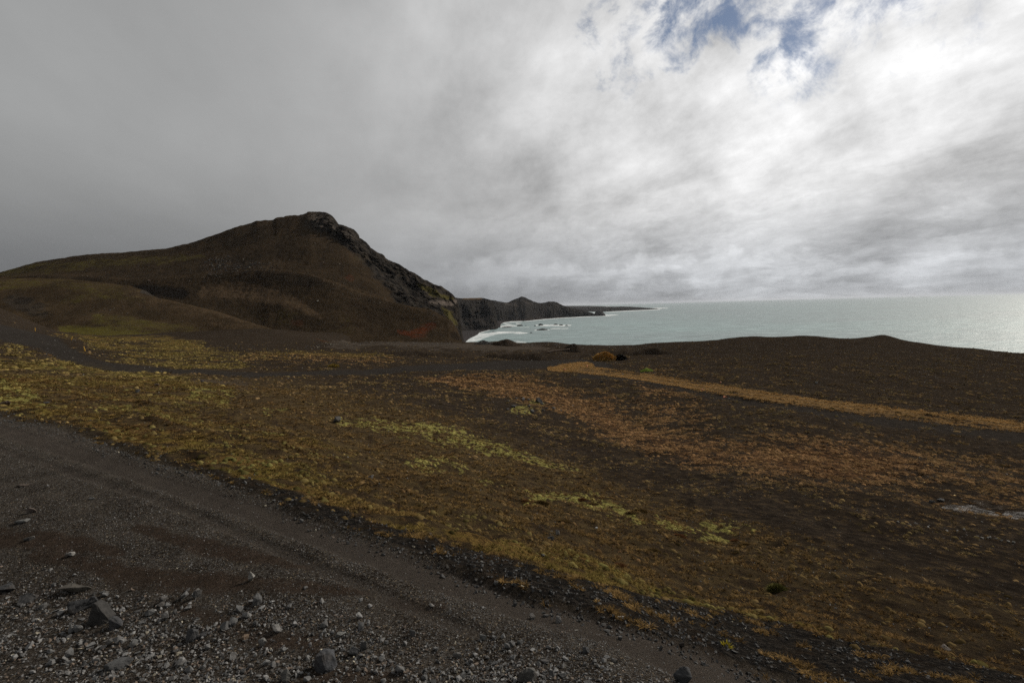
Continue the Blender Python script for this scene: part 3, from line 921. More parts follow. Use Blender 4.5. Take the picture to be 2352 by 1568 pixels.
# shallow ribs below the shoulder
lw = np.clip(1 - abs(t[:, None] - 2.0) / 1.1, 0, 1) * np.clip((u - 560) / 80, 0, 1)
P[..., 2] -= lw * 2.4 * np.clip(perlin(xyz((P[..., 0] - 0.9 * P[..., 2]) / 22.0, P[..., 1] / 200.0, 4.4)), 0, 1)


def att_mount(V, u, v):
    n = fbm(V / 20.0, 3)
    nf = perlin(V / 6.0)
    moss = np.maximum.reduce([
        0.58 * stroke(u, v + 6 * n, [(-60, 634), (40, 624), (120, 614), (220, 606), (330, 600), (420, 592), (470, 590)], [3, 7, 8, 7, 6, 4, 2], 2.2),
        1.2 * stroke(u, v + 5 * n, [(968, 657), (985, 668), (1010, 678), (1032, 683)], [4, 7, 5, 4], 0.8), 1.0 * stroke(u, v + 4 * n, [(1020, 708), (1035, 722), (1046, 742)], [4, 5, 4], 0.8),
        0.4 * stroke(u, v, [(915, 622), (926, 630)], 4, 1.0), 0.35 * blob(u, v, 830, 590, 18, 9), 0.3 * stroke(u, v, [(560, 720), (700, 735), (800, 752)], 14, 1.5)])
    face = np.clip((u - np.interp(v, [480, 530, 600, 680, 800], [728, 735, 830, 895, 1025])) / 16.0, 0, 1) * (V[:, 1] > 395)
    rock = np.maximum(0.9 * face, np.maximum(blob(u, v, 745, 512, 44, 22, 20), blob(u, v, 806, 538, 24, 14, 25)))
    red = np.maximum.reduce([0.9 * stroke(u, v + 3 * n, [(915, 762), (945, 768), (972, 764), (990, 748)], [2, 4, 7, 5], 1.4), 0.45 * stroke(u, v, [(795, 640), (806, 638)], 4, 1), 0.3 * stroke(u, v, [(675, 742), (690, 742)], 4, 1)])
    pale = np.maximum(np.maximum(0.24 * blob(u, v, 738, 512, 30, 14, 15), 0.22 * blob(u, v, 806, 540, 16, 10, 25)), 0.7 * stroke(u, v + 2 * n, [(992, 692), (1010, 697), (1040, 694)], [2, 4, 4], 1.0), 0.5 * stroke(u, v + 2 * n, [(962, 704), (985, 715), (1010, 727)], [2, 2, 1.5], 1.0))
    tan = np.maximum.reduce([0.75 * stroke(u, v + 8 * n, [(470, 668), (560, 668), (620, 680), (690, 705), (740, 728)], [10, 14, 13, 9, 4], 1.6), 0.45 * stroke(u, v + 4 * n, [(600, 619), (712, 631), (830, 671), (960, 705)], [2, 3, 4, 3], 1.5),  # brown soil; sunlight on the bulge and shoulder is painted in as lighter colour
                             0.5 * stroke(u, v + 8 * n, [(480, 605), (560, 612), (640, 606)], 9, 1.5), 0.35 * stroke(u, v + 6 * n, [(560, 530), (640, 525), (700, 520)], 8, 1.5), 0.4 * stroke(u, v + 4 * n, [(770, 545), (800, 580), (850, 640)], 6, 1.5),
                             0.35 * stroke(u, v + 8 * n, [(560, 740), (700, 760), (820, 770)], 10, 1.5), 0.4 * stroke(u, v + 4 * n, [(0, 632), (200, 632), (300, 640)], 3, 1.5)])
    dark = np.maximum.reduce([0.8 * stroke(u, v + 3 * n, [(312, 662), (360, 668), (420, 676)], [4, 9, 9], 0.9), face * np.clip(0.45 + 1.1 * nf + 0.5 * n, 0, 0.95) * (1 - np.clip(2 * np.maximum(pale, moss), 0, 1)),  # dark rock of the seaward face, blackened further to paint in cloud shade
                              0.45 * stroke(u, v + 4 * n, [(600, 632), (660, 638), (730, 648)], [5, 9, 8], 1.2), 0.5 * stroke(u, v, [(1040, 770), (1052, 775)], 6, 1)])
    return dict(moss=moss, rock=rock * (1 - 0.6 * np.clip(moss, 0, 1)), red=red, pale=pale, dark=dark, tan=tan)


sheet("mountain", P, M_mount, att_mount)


# --- sea cliffs and the hills behind them
def at_sea(u, v):
    d = ray(u, v)
    return -EYE / d[2]


near_top = [(1000, 690, 1500), (1030, 684, 1560), (1041, 683, 1600), (1053, 685, 1640), (1062, 685.3, 1660), (1103, 684.2, 1720), (1112, 685, 1730), (1120, 687, 1740), (1128, 690, 1760), (1134, 700, 1790), (1139, 716, 1830), (1142, 735, 1880), (1146, 752, 1960), (1150, 775, 2000)]
near_foot = [(1000, 775, 1250), (1041, 768, 1350), (1068, 760, 1500), (1090, 759, 1540), (1120, 759.5, 1560), (1134, 757, 1590), (1140, 755, 1620), (1143, 756, 1650), (1150, 775, 1700)]
headland = [
    shift(near_foot, 12, -30), near_foot,
    [(u, v * 0.62 + vf * 0.38, Yt * 0.4 + Yf * 0.6) for (u, v, Yt), vf, Yf in zip(near_top, np.interp([p[0] for p in near_top], [p[0] for p in near_foot], [p[1] for p in near_foot]), np.interp([p[0] for p in near_top], [p[0] for p in near_foot], [p[2] for p in near_foot]))],
    [(u, v + 2.6 * float(np.interp(u, [1050, 1064, 1108, 1120], [0, 1, 1, 0])), Y) for (u, v, Y) in near_top], shift(near_top, 0, 170), shift(near_top, 3, 330), shift(near_top, 40, 560)]
P, t = loft(headland, 1005, 1150, 460, (4, 50, 60, 14, 12, 8))
w = np.clip(1 - abs(t - 2) / 1.0, 0, 1)[:, None] ** 0.5
wx_ = 30 * fbm(xyz(P[..., 0] / 120.0, P[..., 1] / 400.0, P[..., 2] / 60.0), 3)
rib = fbm(xyz((P[..., 0] + wx_) / 48.0, P[..., 1] / 300.0, P[..., 2] / 85.0), 6, 0.62)
P[..., 1] += w * 120 * rib + w * 22 * fbm(xyz(P[..., 0] / 60, P[..., 1] / 300, P[..., 2] / 9), 3)
P[..., 2] += 1.5 * fbm(P / 25.0, 3)


def att_head(V, u, v):
    n = fbm(V / 40.0, 3)
    top = np.clip((688.6 - v) / 0.6, 0, 1) * np.interp(u, [1056, 1068, 1100, 1114], [0, 1, 1, 0])
    return dict(moss=0.0 * n, tan=1.3 * top, rock=0.45 * (1 - top), dark=np.clip(0.25 + 1.2 * n, 0, 0.8) * (1 - top))


sheet("headland", P, M_cliff, att_head)

far_sky = [(1110, 688, 2350), (1135, 689.3, 2450), (1162, 695.5, 2650), (1168, 694, 2680), (1176, 690, 2720), (1191, 684.0, 2760), (1198, 680.6, 2780), (1206, 683, 2790), (1222, 690.5, 2810), (1226, 692.5, 2815), (1237, 695.5, 2830), (1249, 695, 2850), (1262, 692, 2880), (1272, 691.4, 2900),
           (1279, 693.4, 2915), (1285, 697.5, 2925), (1299, 703, 2960), (1322, 709.6, 3010), (1343, 714, 3060), (1362, 718.5, 3100), (1368, 722.5, 3110), (1375, 726, 3120)]
far_foot = [(u, v, at_sea(u, v)) for (u, v) in [(1110, 740.5), (1141, 739.5), (1166, 738), (1208, 737), (1249, 732.6), (1291, 729.4), (1333, 727.2), (1362, 725.8), (1375, 725.5)]]
uf = [p[0] for p in far_sky]
fY = np.interp(uf, [p[0] for p in far_foot], [p[2] for p in far_foot])
fV = np.interp(uf, [p[0] for p in far_foot], [p[1] for p in far_foot])
farland = [shift(far_foot, 4, -30), far_foot,
           [(u, vf - 2.6, Y + 45) for u, vf, Y in zip(uf, fV, fY)],
           [(u, 0.62 * v + 0.38 * vf + 2, 0.45 * Yt + 0.55 * Y) for (u, v, Yt), vf, Y in zip(far_sky, fV, fY)],
           far_sky, shift(far_sky, 8, 200), shift(far_sky, 40, 500)]
P, t = loft(farland, 1112, 1375, 620, (3, 8, 40, 44, 12, 6))
w = np.clip(1 - abs(t - 2.8) / 1.1, 0, 1)[:, None]
P[..., 1] += w * (90 * fbm(xyz(P[..., 0] / 60.0, P[..., 1] / 500.0, P[..., 2] / 200.0), 5, 0.58))
P[..., 2] += w * 12 * fbm(P / 110.0, 5) + np.clip(t[:, None] - 1, 0, 1) * (1.6 * fbm(P / 22.0, 3) + 4.5 * fbm(xyz(P[..., 0] / 45.0, P[..., 1] / 400.0, 2.0), 4))


def att_far(V, u, v):
    n = fbm(V / 60.0, 3)
    return dict(moss=0.25 * stroke(u, v + 3 * n, [(1195, 686), (1215, 695)], 3, 1), pale=0.28 * np.maximum(stroke(u, v, [(1162, 697), (1180, 700), (1190, 703)], [1.5, 2.5, 1.2], 1), stroke(u, v + n, [(1200, 690), (1224, 700)], 0.8, 1)), rock=np.full(len(V), 0.4), dark=np.clip(0.25 + 0.8 * n, 0, 0.6),
                red=0.25 * stroke(u, v, [(1180, 737), (1260, 731), (1330, 726.5)], 1.4, 1.0))


sheet("coast_hills", P, M_cliff, att_far)

# --- low lava point far out
pen_foot = [(u, v, at_sea(u, v)) for (u, v) in [(1290, 716), (1330, 716), (1391, 715.6), (1437, 713.3), (1489, 711.0), (1515, 709.6), (1528, 708.8), (1540, 708.5)]]
pen_top = [(1290, 706, 6400), (1341, 706.4, 6400), (1426, 703.9, 6400), (1448, 704.2, 6400), (1468, 705.4, 6400), (1499, 708.0, 6350), (1515, 708.6, 6300), (1528, 708.9, 6100), (1540, 711, 6000)]
P, t = loft([shift(pen_foot, 2, -60), pen_foot, [(u, v + 0.9, Y * 0.9) for (u, v, Y) in pen_top], pen_top, shift(pen_top, 3, 400)], 1290, 1540, 300, (3, 8, 8, 6))
P[..., 2] += np.clip(t[:, None] - 1, 0, 1) * 2.5 * fbm(P / 90.0, 4)
sheet("lava_point", P, M_cliff, lambda V, u, v: dict(rock=np.full(len(V), 0.4), dark=0.3 + 0 * u))
far_top = [(1240, 702.4, 9500), (1300, 702.3, 9500), (1353, 702.3, 9500), (1380, 703.2, 9300), (1410, 704.2, 9000), (1425, 705.6, 8800)]
P, t = loft([[(1240, 706.5, 8200), (1425, 706.2, 8200)], [(u, v + 0.8, Y - 500) for (u, v, Y) in far_top], far_top, shift(far_top, 3, 600)], 1240, 1424, 150, (6, 6, 5))
sheet("far_shore", P, M_cliff, lambda V, u, v: dict(rock=np.full(len(V), 0.5)))

# --- black beaches
M_beach, T, b, out = new_earth("black sand")
pos = T.node('ShaderNodeNewGeometry').outputs['Position']
nn = T.noise(pos, 0.08, 6, 0.6)
T.put(b.inputs['Color'], T.mix(nn, (0.030, 0.027, 0.027), (0.050, 0.045, 0.044)))
WATER1 = [(1058, 792), (1068, 786), (1073, 780.5), (1080, 775.5), (1090, 771), (1097, 767.5), (1101, 763), (1112, 760), (1124, 757)]
P, t = loft([[(u, v, at_sea(u, v) - 30) for u, v in WATER1][0:0] or [(u, v + 6, at_sea(u, v + 6)) for u, v in WATER1], [(u, v, at_sea(u, v)) for u, v in WATER1],
             [(u, v, at_sea(u, v + 1.5)) for u, v in [(1030, 770), (1060, 764), (1068, 761), (1090, 757), (1124, 754)]], [(1030, 757, 1750), (1124, 751, 1750)]], 1030, 1126, 120, (6, 30, 10))
P[..., 2] = np.where(t[:, None] < 1, 0.4 - 3 * (1 - t[:, None]), 0.4 + 2.2 * (t[:, None] - 1))
tag(mesh_np("beach", P.reshape(-1, 3), grid_faces(*P.shape[:2]), M_beach), kind='structure')
WATER2 = [(1130, 756), (1141, 753.5), (1151, 750.5), (1149, 746), (1145, 742), (1152, 740), (1166, 738.2)]
v2 = [(1126, 755), (1140, 753), (1149.5, 750.8), (1150, 744), (1158, 739.5), (1170, 738)]
P, t = loft([[(u, v + 4, at_sea(u, v + 4)) for u, v in v2], [(u, v, at_sea(u, v)) for u, v in v2], [(1126, 735, 2600), (1170, 733, 2750)]], 1126, 1170, 60, (5, 24))
P[..., 2] = np.where(t[:, None] < 1, 0.4 - 3 * (1 - t[:, None]), 0.4 + 3.0 * (t[:, None] - 1))
tag(mesh_np("beach", P.reshape(-1, 3), grid_faces(*P.shape[:2]), M_beach), kind='structure')

# ------------------------------------------------------------------ sea
def build_sea():
    a = np.concatenate([np.linspace(-12, -0.5, 24)[:-1], np.linspace(-0.5, 1.25, 1100), np.linspace(1.3, 12, 24)])
    q = np.concatenate([[0.02, 0.12, 0.35, 0.8, 1.5], np.arange(2, 9, 0.8), np.arange(9, 110, 0.45), np.arange(110, 420, 12.0)])    # px below the horizon
    Yr = EYE * 1176 / q[::-1]
    A2, Y2 = np.meshgrid(a, Yr)
    x, y = (A2 * Y2).ravel(), Y2.ravel()
    V = np.stack([x, y, np.zeros_like(x)], 1)
    u, v = project(V)
    n = fbm(xyz(x / 60, y / 60), 4)
    n2 = fbm(xyz(x / 16, y / 40, 5), 3)
    vw = v + 1.6 * n
    uw = u + 6 * n2
    shore1 = [(1060, 790), (1068, 785), (1074, 780.5), (1081, 775.5), (1090, 771), (1098, 767), (1104, 762.5), (1113, 759.5), (1124, 757.2)]
    foam = np.maximum.reduce([
        stroke(uw, vw, shore1, [6, 5, 4, 3.6, 3.5, 3, 2.2, 1.5, 1.2], 0.8),
        stroke(uw, vw, [(1075, 781), (1095, 778), (1118, 771), (1140, 766)], [3.5, 4.5, 3.0, 1.2], 0.9),
        stroke(uw, vw, [(1098, 770), (1125, 767), (1150, 764), (1180, 762.5), (1212, 765)], [3.4, 2.6, 1.8, 1.6, 0.8], 0.9),
        0.8 * stroke(uw, vw, [(1150, 763), (1185, 765.5), (1205, 766)], [1, 1.2, .6], 0.9),
        stroke(uw, vw, [(1144, 746), (1146, 742), (1153, 740.5), (1166, 739), (1200, 738)], [2.5, 3, 2.2, 1.2, 0.7], 0.8),
        stroke(uw, vw, [(1148, 750), (1165, 748.5), (1185, 748)], [1.6, 1.8, .8], 0.9), 0.9 * stroke(uw, vw, [(1160, 744), (1178, 747), (1190, 749)], [1.6, 1.6, .8], 0.9),
        0.9 * stroke(uw, vw, [(1186, 743), (1196, 745)], 1.3, 0.9),
        stroke(uw, vw, [(1232, 747), (1260, 747), (1290, 747.5), (1312, 747)], [1.0, 1.4, 1.4, 0.8], 0.8), stroke(uw, vw, [(1228, 758), (1262, 758)], 0.9, 0.9), 0.9 * stroke(uw, vw, [(1265, 755), (1305, 754)], 0.8, 0.9),
        0.8 * stroke(uw, vw, [(1190, 751.5), (1215, 751)], 0.6, 0.9), stroke(u, v, [(1205, 738), (1249, 733.3), (1291, 730), (1333, 727.9), (1362, 726.6), (1392, 725.6)], [0.5, 0.9, 0.8, 0.7, 0.5, 0.6], 0.9),
        stroke(u, v, [(1392, 723), (1396, 724.5), (1420, 722.3)], [1.6, 1.2, 0.5], 0.8), stroke(u, v, [(1362, 718.2), (1375, 718.5)], 0.8, .8),
        stroke(u, v, [(1391, 716.6), (1437, 714.2), (1489, 711.8), (1515, 710.2)], [0.4, 0.7, 0.7, 0.9], .8), stroke(u, v, [(1488, 709.2), (1510, 707.8), (1535, 707.4)], [.5, 1.1, .5], 0.8),
        stroke(u, v, [(1350, 704.4), (1380, 703.8), (1400, 703.6)], 0.45, 0.8),
        stroke(uw, vw, [(1165, 785.5), (1190, 786), (1215, 789)], [1.2, 2.6, 1.0], 0.9)])
    teal = fbm(xyz(x / 900, y / 500, 8), 4) * 0.6 + 0.42 + 0.25 * np.clip((v - 720) / 60, 0, 1)
    F = grid_faces(len(Yr), len(a))
    m, T, b = new_mat("sea water")
    pos = T.node('ShaderNodeNewGeometry').outputs['Position']
    mp = T.node('ShaderNodeMapping')
    mp.inputs['Scale'].default_value = (0.6, 1.5, 1)
    mp.inputs['Rotation'].default_value = (0, 0, math.radians(18))
    T.put(mp.inputs['Vector'], pos)
    w1 = T.noise(mp.outputs[0], 0.045, 9, 0.62, 0.3)
    w2 = T.noise(mp.outputs[0], 0.012, 5, 0.55)
    fo = T.attr('foam')
    te = T.attr('teal')
    col = T.mix(T.math('MULTIPLY_ADD', T.math('SUBTRACT', w2, 0.5), 0.8, te, clamp=True), (0.195, 0.232, 0.240), (0.235, 0.325, 0.322))
    lace = T.noise(mp.outputs[0], 0.10, 8, 0.72, 0.5)
    lace2 = T.noise(mp.outputs[0], 0.03, 6, 0.7, 0.5)
    fm = T.math('ADD', T.math('MULTIPLY', T.math('SUBTRACT', lace, 0.5), 2.2), T.math('MULTIPLY', T.math('SUBTRACT', lace2, 0.5), 2.0))
    fm = T.smooth(T.math('ADD', T.math('MULTIPLY', fo, 0.92), fm), 0.56, 1.1)
    fm = T.math('MULTIPLY', fm, T.smooth(fo, 0.02, 0.2))
    ws = T.noise(mp.outputs[0], 0.028, 10, 0.72, 0.4)
    col = T.mix(T.smooth(ws, 0.42, 0.62), T.vmath('SCALE', col, s=0.74), T.vmath('SCALE', col, s=1.14))
    col = T.mix(fm, col, (0.74, 0.76, 0.76))
    # scattered white caps
    capn = T.noise(mp.outputs[0], 0.09, 4, 0.6)
    caps = T.math('MULTIPLY', T.smooth(capn, 0.72, 0.78), 0.35)
    col = T.mix(caps, col, (0.6, 0.62, 0.62))
    T.put(b.inputs['Base Color'], col)
    T.put(b.inputs['Roughness'], T.math('MULTIPLY_ADD', fm, 0.4, 0.46))
    b.inputs['IOR'].default_value = 1.33
    b.inputs['Specular IOR Level'].default_value = 0.36
    bump(T, b, w1, 1.0, 3.5)
    o = mesh_np("sea", V, F, m, {'foam': foam, 'teal': np.clip(teal, 0, 1)})
    return tag(o, kind='structure')


build_sea()

# ------------------------------------------------------------------ rocks
rnd = random.Random(11)


def hull_rock(seed, npts=14, sub=0, rough=0.0, sx=1, sy=1, sz=1, pts=None):
    """angular rock about 1 m across as (V, F triangles)"""
    rg = np.random.RandomState(seed)
    p = rg.normal(size=(npts, 3))
    p /= np.linalg.norm(p, axis=1)[:, None]
    p *= (0.38 + 0.14 * rg.rand(npts))[:, None]
    p *= np.array([sx, sy, sz])
    if pts is not None:
        p = (np.array(pts) - 0.5) * np.array([1.0, 1.0, 1.0])
    bm = bmesh.new()
    for c in p:
        bm.verts.new(c)
    bmesh.ops.convex_hull(bm, input=bm.verts)
    for vv in [q for q in bm.verts if not q.link_faces]:
        bm.verts.remove(vv)
    bmesh.ops.triangulate(bm, faces=bm.faces)
    if sub:
        bmesh.ops.bevel(bm, geom=list(bm.edges) + list(bm.verts), offset=0.02, segments=1, affect='EDGES', profile=0.6)
        for _ in range(sub):
            bmesh.ops.triangulate(bm, faces=bm.faces)
            bmesh.ops.subdivide_edges(bm, edges=[e for e in bm.edges if e.calc_length() > 0.05], cuts=1, use_grid_fill=False)
        bmesh.ops.triangulate(bm, faces=bm.faces)
    bm.normal_update()
    V = np.array([q.co[:] for q in bm.verts])
    N = np.array([q.normal[:] for q in bm.verts])
    if rough:
        off = seed * 3.7
        V = V + N * (rough * (fbm(V * 3.0 + off, 3) + 0.5 * perlin(V * 11 + off)))[:, None]
    bm.verts.index_update()
    F = np.array([[q.index for q in f.verts] for f in bm.faces])
    bm.free()
    return V, F


SMALL = [hull_rock(100 + k, 9, 0, 0, *(rnd.uniform(0.75, 1.3), rnd.uniform(0.6, 1.0), rnd.uniform(0.45, 0.8))) for k in range(14)]


def rot_mats(n, rg, tilt=0.5):
    yaw = rg.rand(n) * 2 * np.pi
    tx = rg.normal(size=n) * tilt
    ty = rg.normal(size=n) * tilt
    cy, sy = np.cos(yaw), np.sin(yaw)
    cx, sx = np.cos(tx), np.sin(tx)
    c2, s2 = np.cos(ty), np.sin(ty)
    Rz = np.zeros((n, 3, 3)); Rz[:, 0, 0] = cy; Rz[:, 0, 1] = -sy; Rz[:, 1, 0] = sy; Rz[:, 1, 1] = cy; Rz[:, 2, 2] = 1
    Rx = np.zeros((n, 3, 3)); Rx[:, 0, 0] = 1; Rx[:, 1, 1] = cx; Rx[:, 1, 2] = -sx; Rx[:, 2, 1] = sx; Rx[:, 2, 2] = cx
    Ry = np.zeros((n, 3, 3)); Ry[:, 1, 1] = 1; Ry[:, 0, 0] = c2; Ry[:, 0, 2] = s2; Ry[:, 2, 0] = -s2; Ry[:, 2, 2] = c2
    return Rz @ Rx @ Ry


def scatter(name, shapes, pos, size, col, mat, seed, tilt=0.5, sink=0.15, smooth=False, kind='stuff', cols_vert=None, extra_scale=None):
    """many copies of small shapes joined in one mesh"""
    rg = np.random.RandomState(seed)
    n = len(pos)
    which = rg.randint(len(shapes), size=n)
    Vs, Fs, Cs, base = [], [], [], 0
    for k, sh in enumerate(shapes):
        idx = np.where(which == k)[0]
        if not len(idx):
            continue
        V, F = sh[0], sh[1]
        R = rot_mats(len(idx), rg, tilt)
        S = size[idx][:, None, None] * (V[None] if extra_scale is None else V[None] * extra_scale[idx][:, None, :])
        W_ = np.einsum('nij,nvj->nvi', R, S) + pos[idx][:, None, :]
        W_[..., 2] += (0.5 - sink) * 0.45 * size[idx][:, None]
        Vs.append(W_.reshape(-1, 3))
        Fs.append((F[None] + (base + np.arange(len(idx)) * len(V))[:, None, None]).reshape(-1, 3))
        c = np.repeat(col[idx][:, None, :], len(V), 1)
        if len(sh) > 2:
            c = c * sh[2][None, :, None]
        Cs.append(c.reshape(-1, 3))
        base += len(idx) * len(V)
    o = mesh_np(name, np.concatenate(Vs), np.concatenate(Fs), mat, {'col': np.concatenate(Cs)}, smooth=smooth)
    return tag(o, kind=kind)


def polar_points(n, rg, r0, r1, th0=-50, th1=50, power=1.0):
    """points on the ground ahead, denser near the camera: density ~ r^-2 when power = 0"""
    uu = rg.rand(n)
    r = r0 * (r1 / r0) ** uu if power == 0 else (r0 ** power + uu * (r1 ** power - r0 ** power)) ** (1 / power)
    th = np.deg2rad(th0 + (th1 - th0) * rg.rand(n))
    return r * np.sin(th), r * np.cos(th)


def stone_colors(n, rg, warm=0.12, pale=0.06, lo=0.05, hi=0.16):
    g = lo + (hi - lo) * rg.rand(n) ** 1.3
    c = np.stack([g, g * 0.98, g * 0.955], 1)
    k = rg.rand(n)
    c[k < warm] *= np.array([0.85, 0.66, 0.52])
    pk = (k > 1 - pale)
    c[pk] = np.array([0.30, 0.27, 0.21]) * (0.6 + 0.6 * rg.rand(pk.sum()))[:, None]
    return c


rg = np.random.RandomState(3)
# --- gravel on the road and its shoulder
x, y = polar_points(230000, rg, 1.7, 14, -52, 52, 0.35)
M = masks(x, y)
nz = fbm(xyz(x / 0.5, y / 0.5, 1.0), 3)
big_n = fbm(xyz(x / 1.3, y / 1.3, 4.0), 2)
dens = M['road'] * (1 - 0.85 * M['rut']) * (1 - 0.72 * np.clip(M['red'] * 1.3, 0, 1)) * np.clip(0.72 + 1.3 * nz + 0.9 * big_n, 0.10, 1)
dens = np.where((M['v'] > 1280) & (M['u'] < 1450), dens, dens * 0.85)
keep = rg.rand(len(x)) < dens
x, y = x[keep], y[keep]
Mk = {k: M[k][keep] for k in M}
r = np.hypot(x, y)
sz = 0.006 + 0.008 * rg.rand(len(x)) + 0.012 * rg.rand(len(x)) ** 5
coarse = np.clip((Mk['v'] - np.interp(Mk['u'], [0, 700, 1200, 1700], [1300, 1370, 1470, 1600])) / 90, 0, 1)
sz = sz * (0.62 + 0.65 * coarse * rg.rand(len(x)) + 0.03 * r) + coarse * 0.016 * rg.rand(len(x)) ** 4
z = ground_z(x, y, Mk)
scatter("gravel", SMALL, np.stack([x, y, z], 1), sz, stone_colors(len(x), rg, 0.22, 0.03, 0.045, 0.21), M_stone, 5, 0.6, 0.2)
print("gravel", len(x))

# --- larger angular stones lying in the coarse gravel
x, y = polar_points(27000, rg, 1.8, 9, -50, 40, 0.6)
M = masks(x, y)
coarse = np.clip((M['v'] - np.interp(M['u'], [0, 700, 1200, 1700], [1270, 1345, 1440, 1560])) / 100, 0.02, 1)
nz = fbm(xyz(x / 0.7, y / 0.7, 8.0), 3)
keep = rg.rand(len(x)) < M['road'] * (1 - M['rut']) * (1 - 0.7 * M['red']) * coarse * np.clip(0.45 + 1.6 * nz, 0.08, 1) * 0.6
x, y = x[keep], y[keep]
Mk = {k: M[k][keep] for k in M}
sz = 0.014 + 0.034 * rg.rand(len(x)) ** 2.6
SMALL2 = [hull_rock(300 + k, 12, 1, 0.03, *(rnd.uniform(0.8, 1.35), rnd.uniform(0.55, 0.95), rnd.uniform(0.45, 0.85))) for k in range(8)]
scatter("gravel", SMALL2, np.stack([x, y, ground_z(x, y, Mk)], 1), sz, stone_colors(len(x), rg, 0.12, 0.015, 0.045, 0.22), M_stone, 6, 0.45, 0.25)
print("coarse", len(x))

# --- black cinders of the verge
x, y = polar_points(60000, rg, 2.8, 22, -52, 52, 0.5)
M = masks(x, y)
nz = fbm(xyz(x / 0.8, y / 0.8, 2.0), 3)
edge = M['v'] - np.interp(M['u'], _re[:, 0], _re[:, 1])
near_edge = np.clip(1 - abs(edge - 6) / 26, 0, 1)
keep = rg.rand(len(x)) < np.maximum(M['verge'] * np.clip(0.40 + 1.6 * nz, 0.05, 1) * 0.7, near_edge * 0.7)
x, y = x[keep], y[keep]
Mk = {k: M[k][keep] for k in M}
r = np.hypot(x, y)
sz = 0.014 + 0.020 * rg.rand(len(x)) ** 1.5 + 0.0012 * r + 0.03 * rg.rand(len(x)) ** 14
scatter("cinder_gravel", SMALL, np.stack([x, y, ground_z(x, y, Mk)], 1), sz, stone_colors(len(x), rg, 0.05, 0.01, 0.022, 0.085), M_stone, 7, 0.6, 0.15)
print("cinders", len(x))

# --- small stones strewn over heath and plain
x, y = polar_points(30000, rg, 7, 200, -50, 50, 0.35)
M = masks(x, y)
nz = fbm(xyz(x / 2.5, y / 2.5, 6.0), 3)
keep = rg.rand(len(x)) < (1 - M['road']) * (1 - M['track']) * (1 - M['yel'] * 0.8) * np.clip(0.35 + 1.3 * nz, 0.03, 1) * np.where(M['u'] > 1100, 0.9, 0.6)
x, y = x[keep], y[keep]
Mk = {k: M[k][keep] for k in M}
r = np.hypot(x, y)
sz = (0.014 + 0.0016 * r) * (0.6 + 0.9 * rg.rand(len(x)) ** 2)
scatter("loose_stones_gravel", SMALL, np.stack([x, y, ground_z(x, y, Mk)], 1), sz, stone_colors(len(x), rg, 0.25, 0.08, 0.05, 0.20), M_stone, 8, 0.5, 0.2)
print("loose", len(x))


# ------------------------------------------------------------------ grass and moss
def tussock(seed, blades=14, h=1.0, spread=0.5, wid=0.05):
    """tuft of curved blades, unit height; third array darkens nothing, it only varies the straw colour from blade to blade"""
    rg_ = np.random.RandomState(seed)
    V, F, C = [], [], []
    for k in range(blades):
        a = rg_.rand() * 2 * np.pi
        rad = 0.28 * rg_.rand() ** 0.5
        bx, by = rad * math.cos(a), rad * math.sin(a)
        a2 = a + rg_.normal() * 0.7
        lean = spread * (0.3 + rg_.rand())
        hh = h * (0.5 + 0.6 * rg_.rand())
        w_ = wid * (0.6 + 0.8 * rg_.rand())
        px, py = -math.sin(a2) * w_, math.cos(a2) * w_
        dx_, dy_ = math.cos(a2) * lean, math.sin(a2) * lean
        i = len(V)
        V += [(bx - px, by - py, -0.15), (bx + px, by + py, -0.15), (bx + dx_ * 0.4 - px * 0.8, by + dy_ * 0.4 - py * 0.8, hh * 0.6), (bx + dx_ * 0.4 + px * 0.8, by + dy_ * 0.4 + py * 0.8, hh * 0.6), (bx + dx_ * 1.2, by + dy_ * 1.2, hh)]
        F += [(i, i + 1, i + 3), (i, i + 3, i + 2), (i + 2, i + 3, i + 4)]
        C += [0.7 + 0.6 * rg_.rand()] * 5
    return np.array(V), np.array(F), np.array(C)


def cushion(seed, n=7):
    """low irregular cushion, unit width"""
    rg_ = np.random.RandomState(seed)
    V = [(0.06 * rg_.normal(), 0.06 * rg_.normal(), 0.40 + 0.1 * rg_.rand())]
    for ring, (rad, hh) in enumerate(((0.28, 0.32), (0.5, -0.12))):
        for k in range(n):
            a = 2 * math.pi * (k + 0.5 * ring) / n
            q_ = rad * (0.75 + 0.5 * rg_.rand())
            V.append((q_ * math.cos(a), q_ * math.sin(a), hh * (0.7 + 0.6 * rg_.rand())))
    F = [(0, 1 + k, 1 + (k + 1) % n) for k in range(n)]
    for k in range(n):
        a_, b_ = 1 + k, 1 + (k + 1) % n
        c_, d_ = 1 + n + k, 1 + n + (k - 1) % n
        F += [(a_, c_, b_), (a_, d_, c_)]
    C = 0.8 + 0.4 * rg_.rand(len(V))
    return np.array(V), np.array(F), C


TUFTS = [tussock(500 + k) for k in range(10)]
LOWT = [tussock(600 + k, 22, 0.55, 0.8, 0.045) for k in range(10)]
CUSH = [cushion(700 + k) for k in range(12)]


def blend(cols, wts):
    wts = np.stack(wts, 1)
    wts /= wts.sum(1, keepdims=True) + 1e-9
    return wts @ np.array(cols)


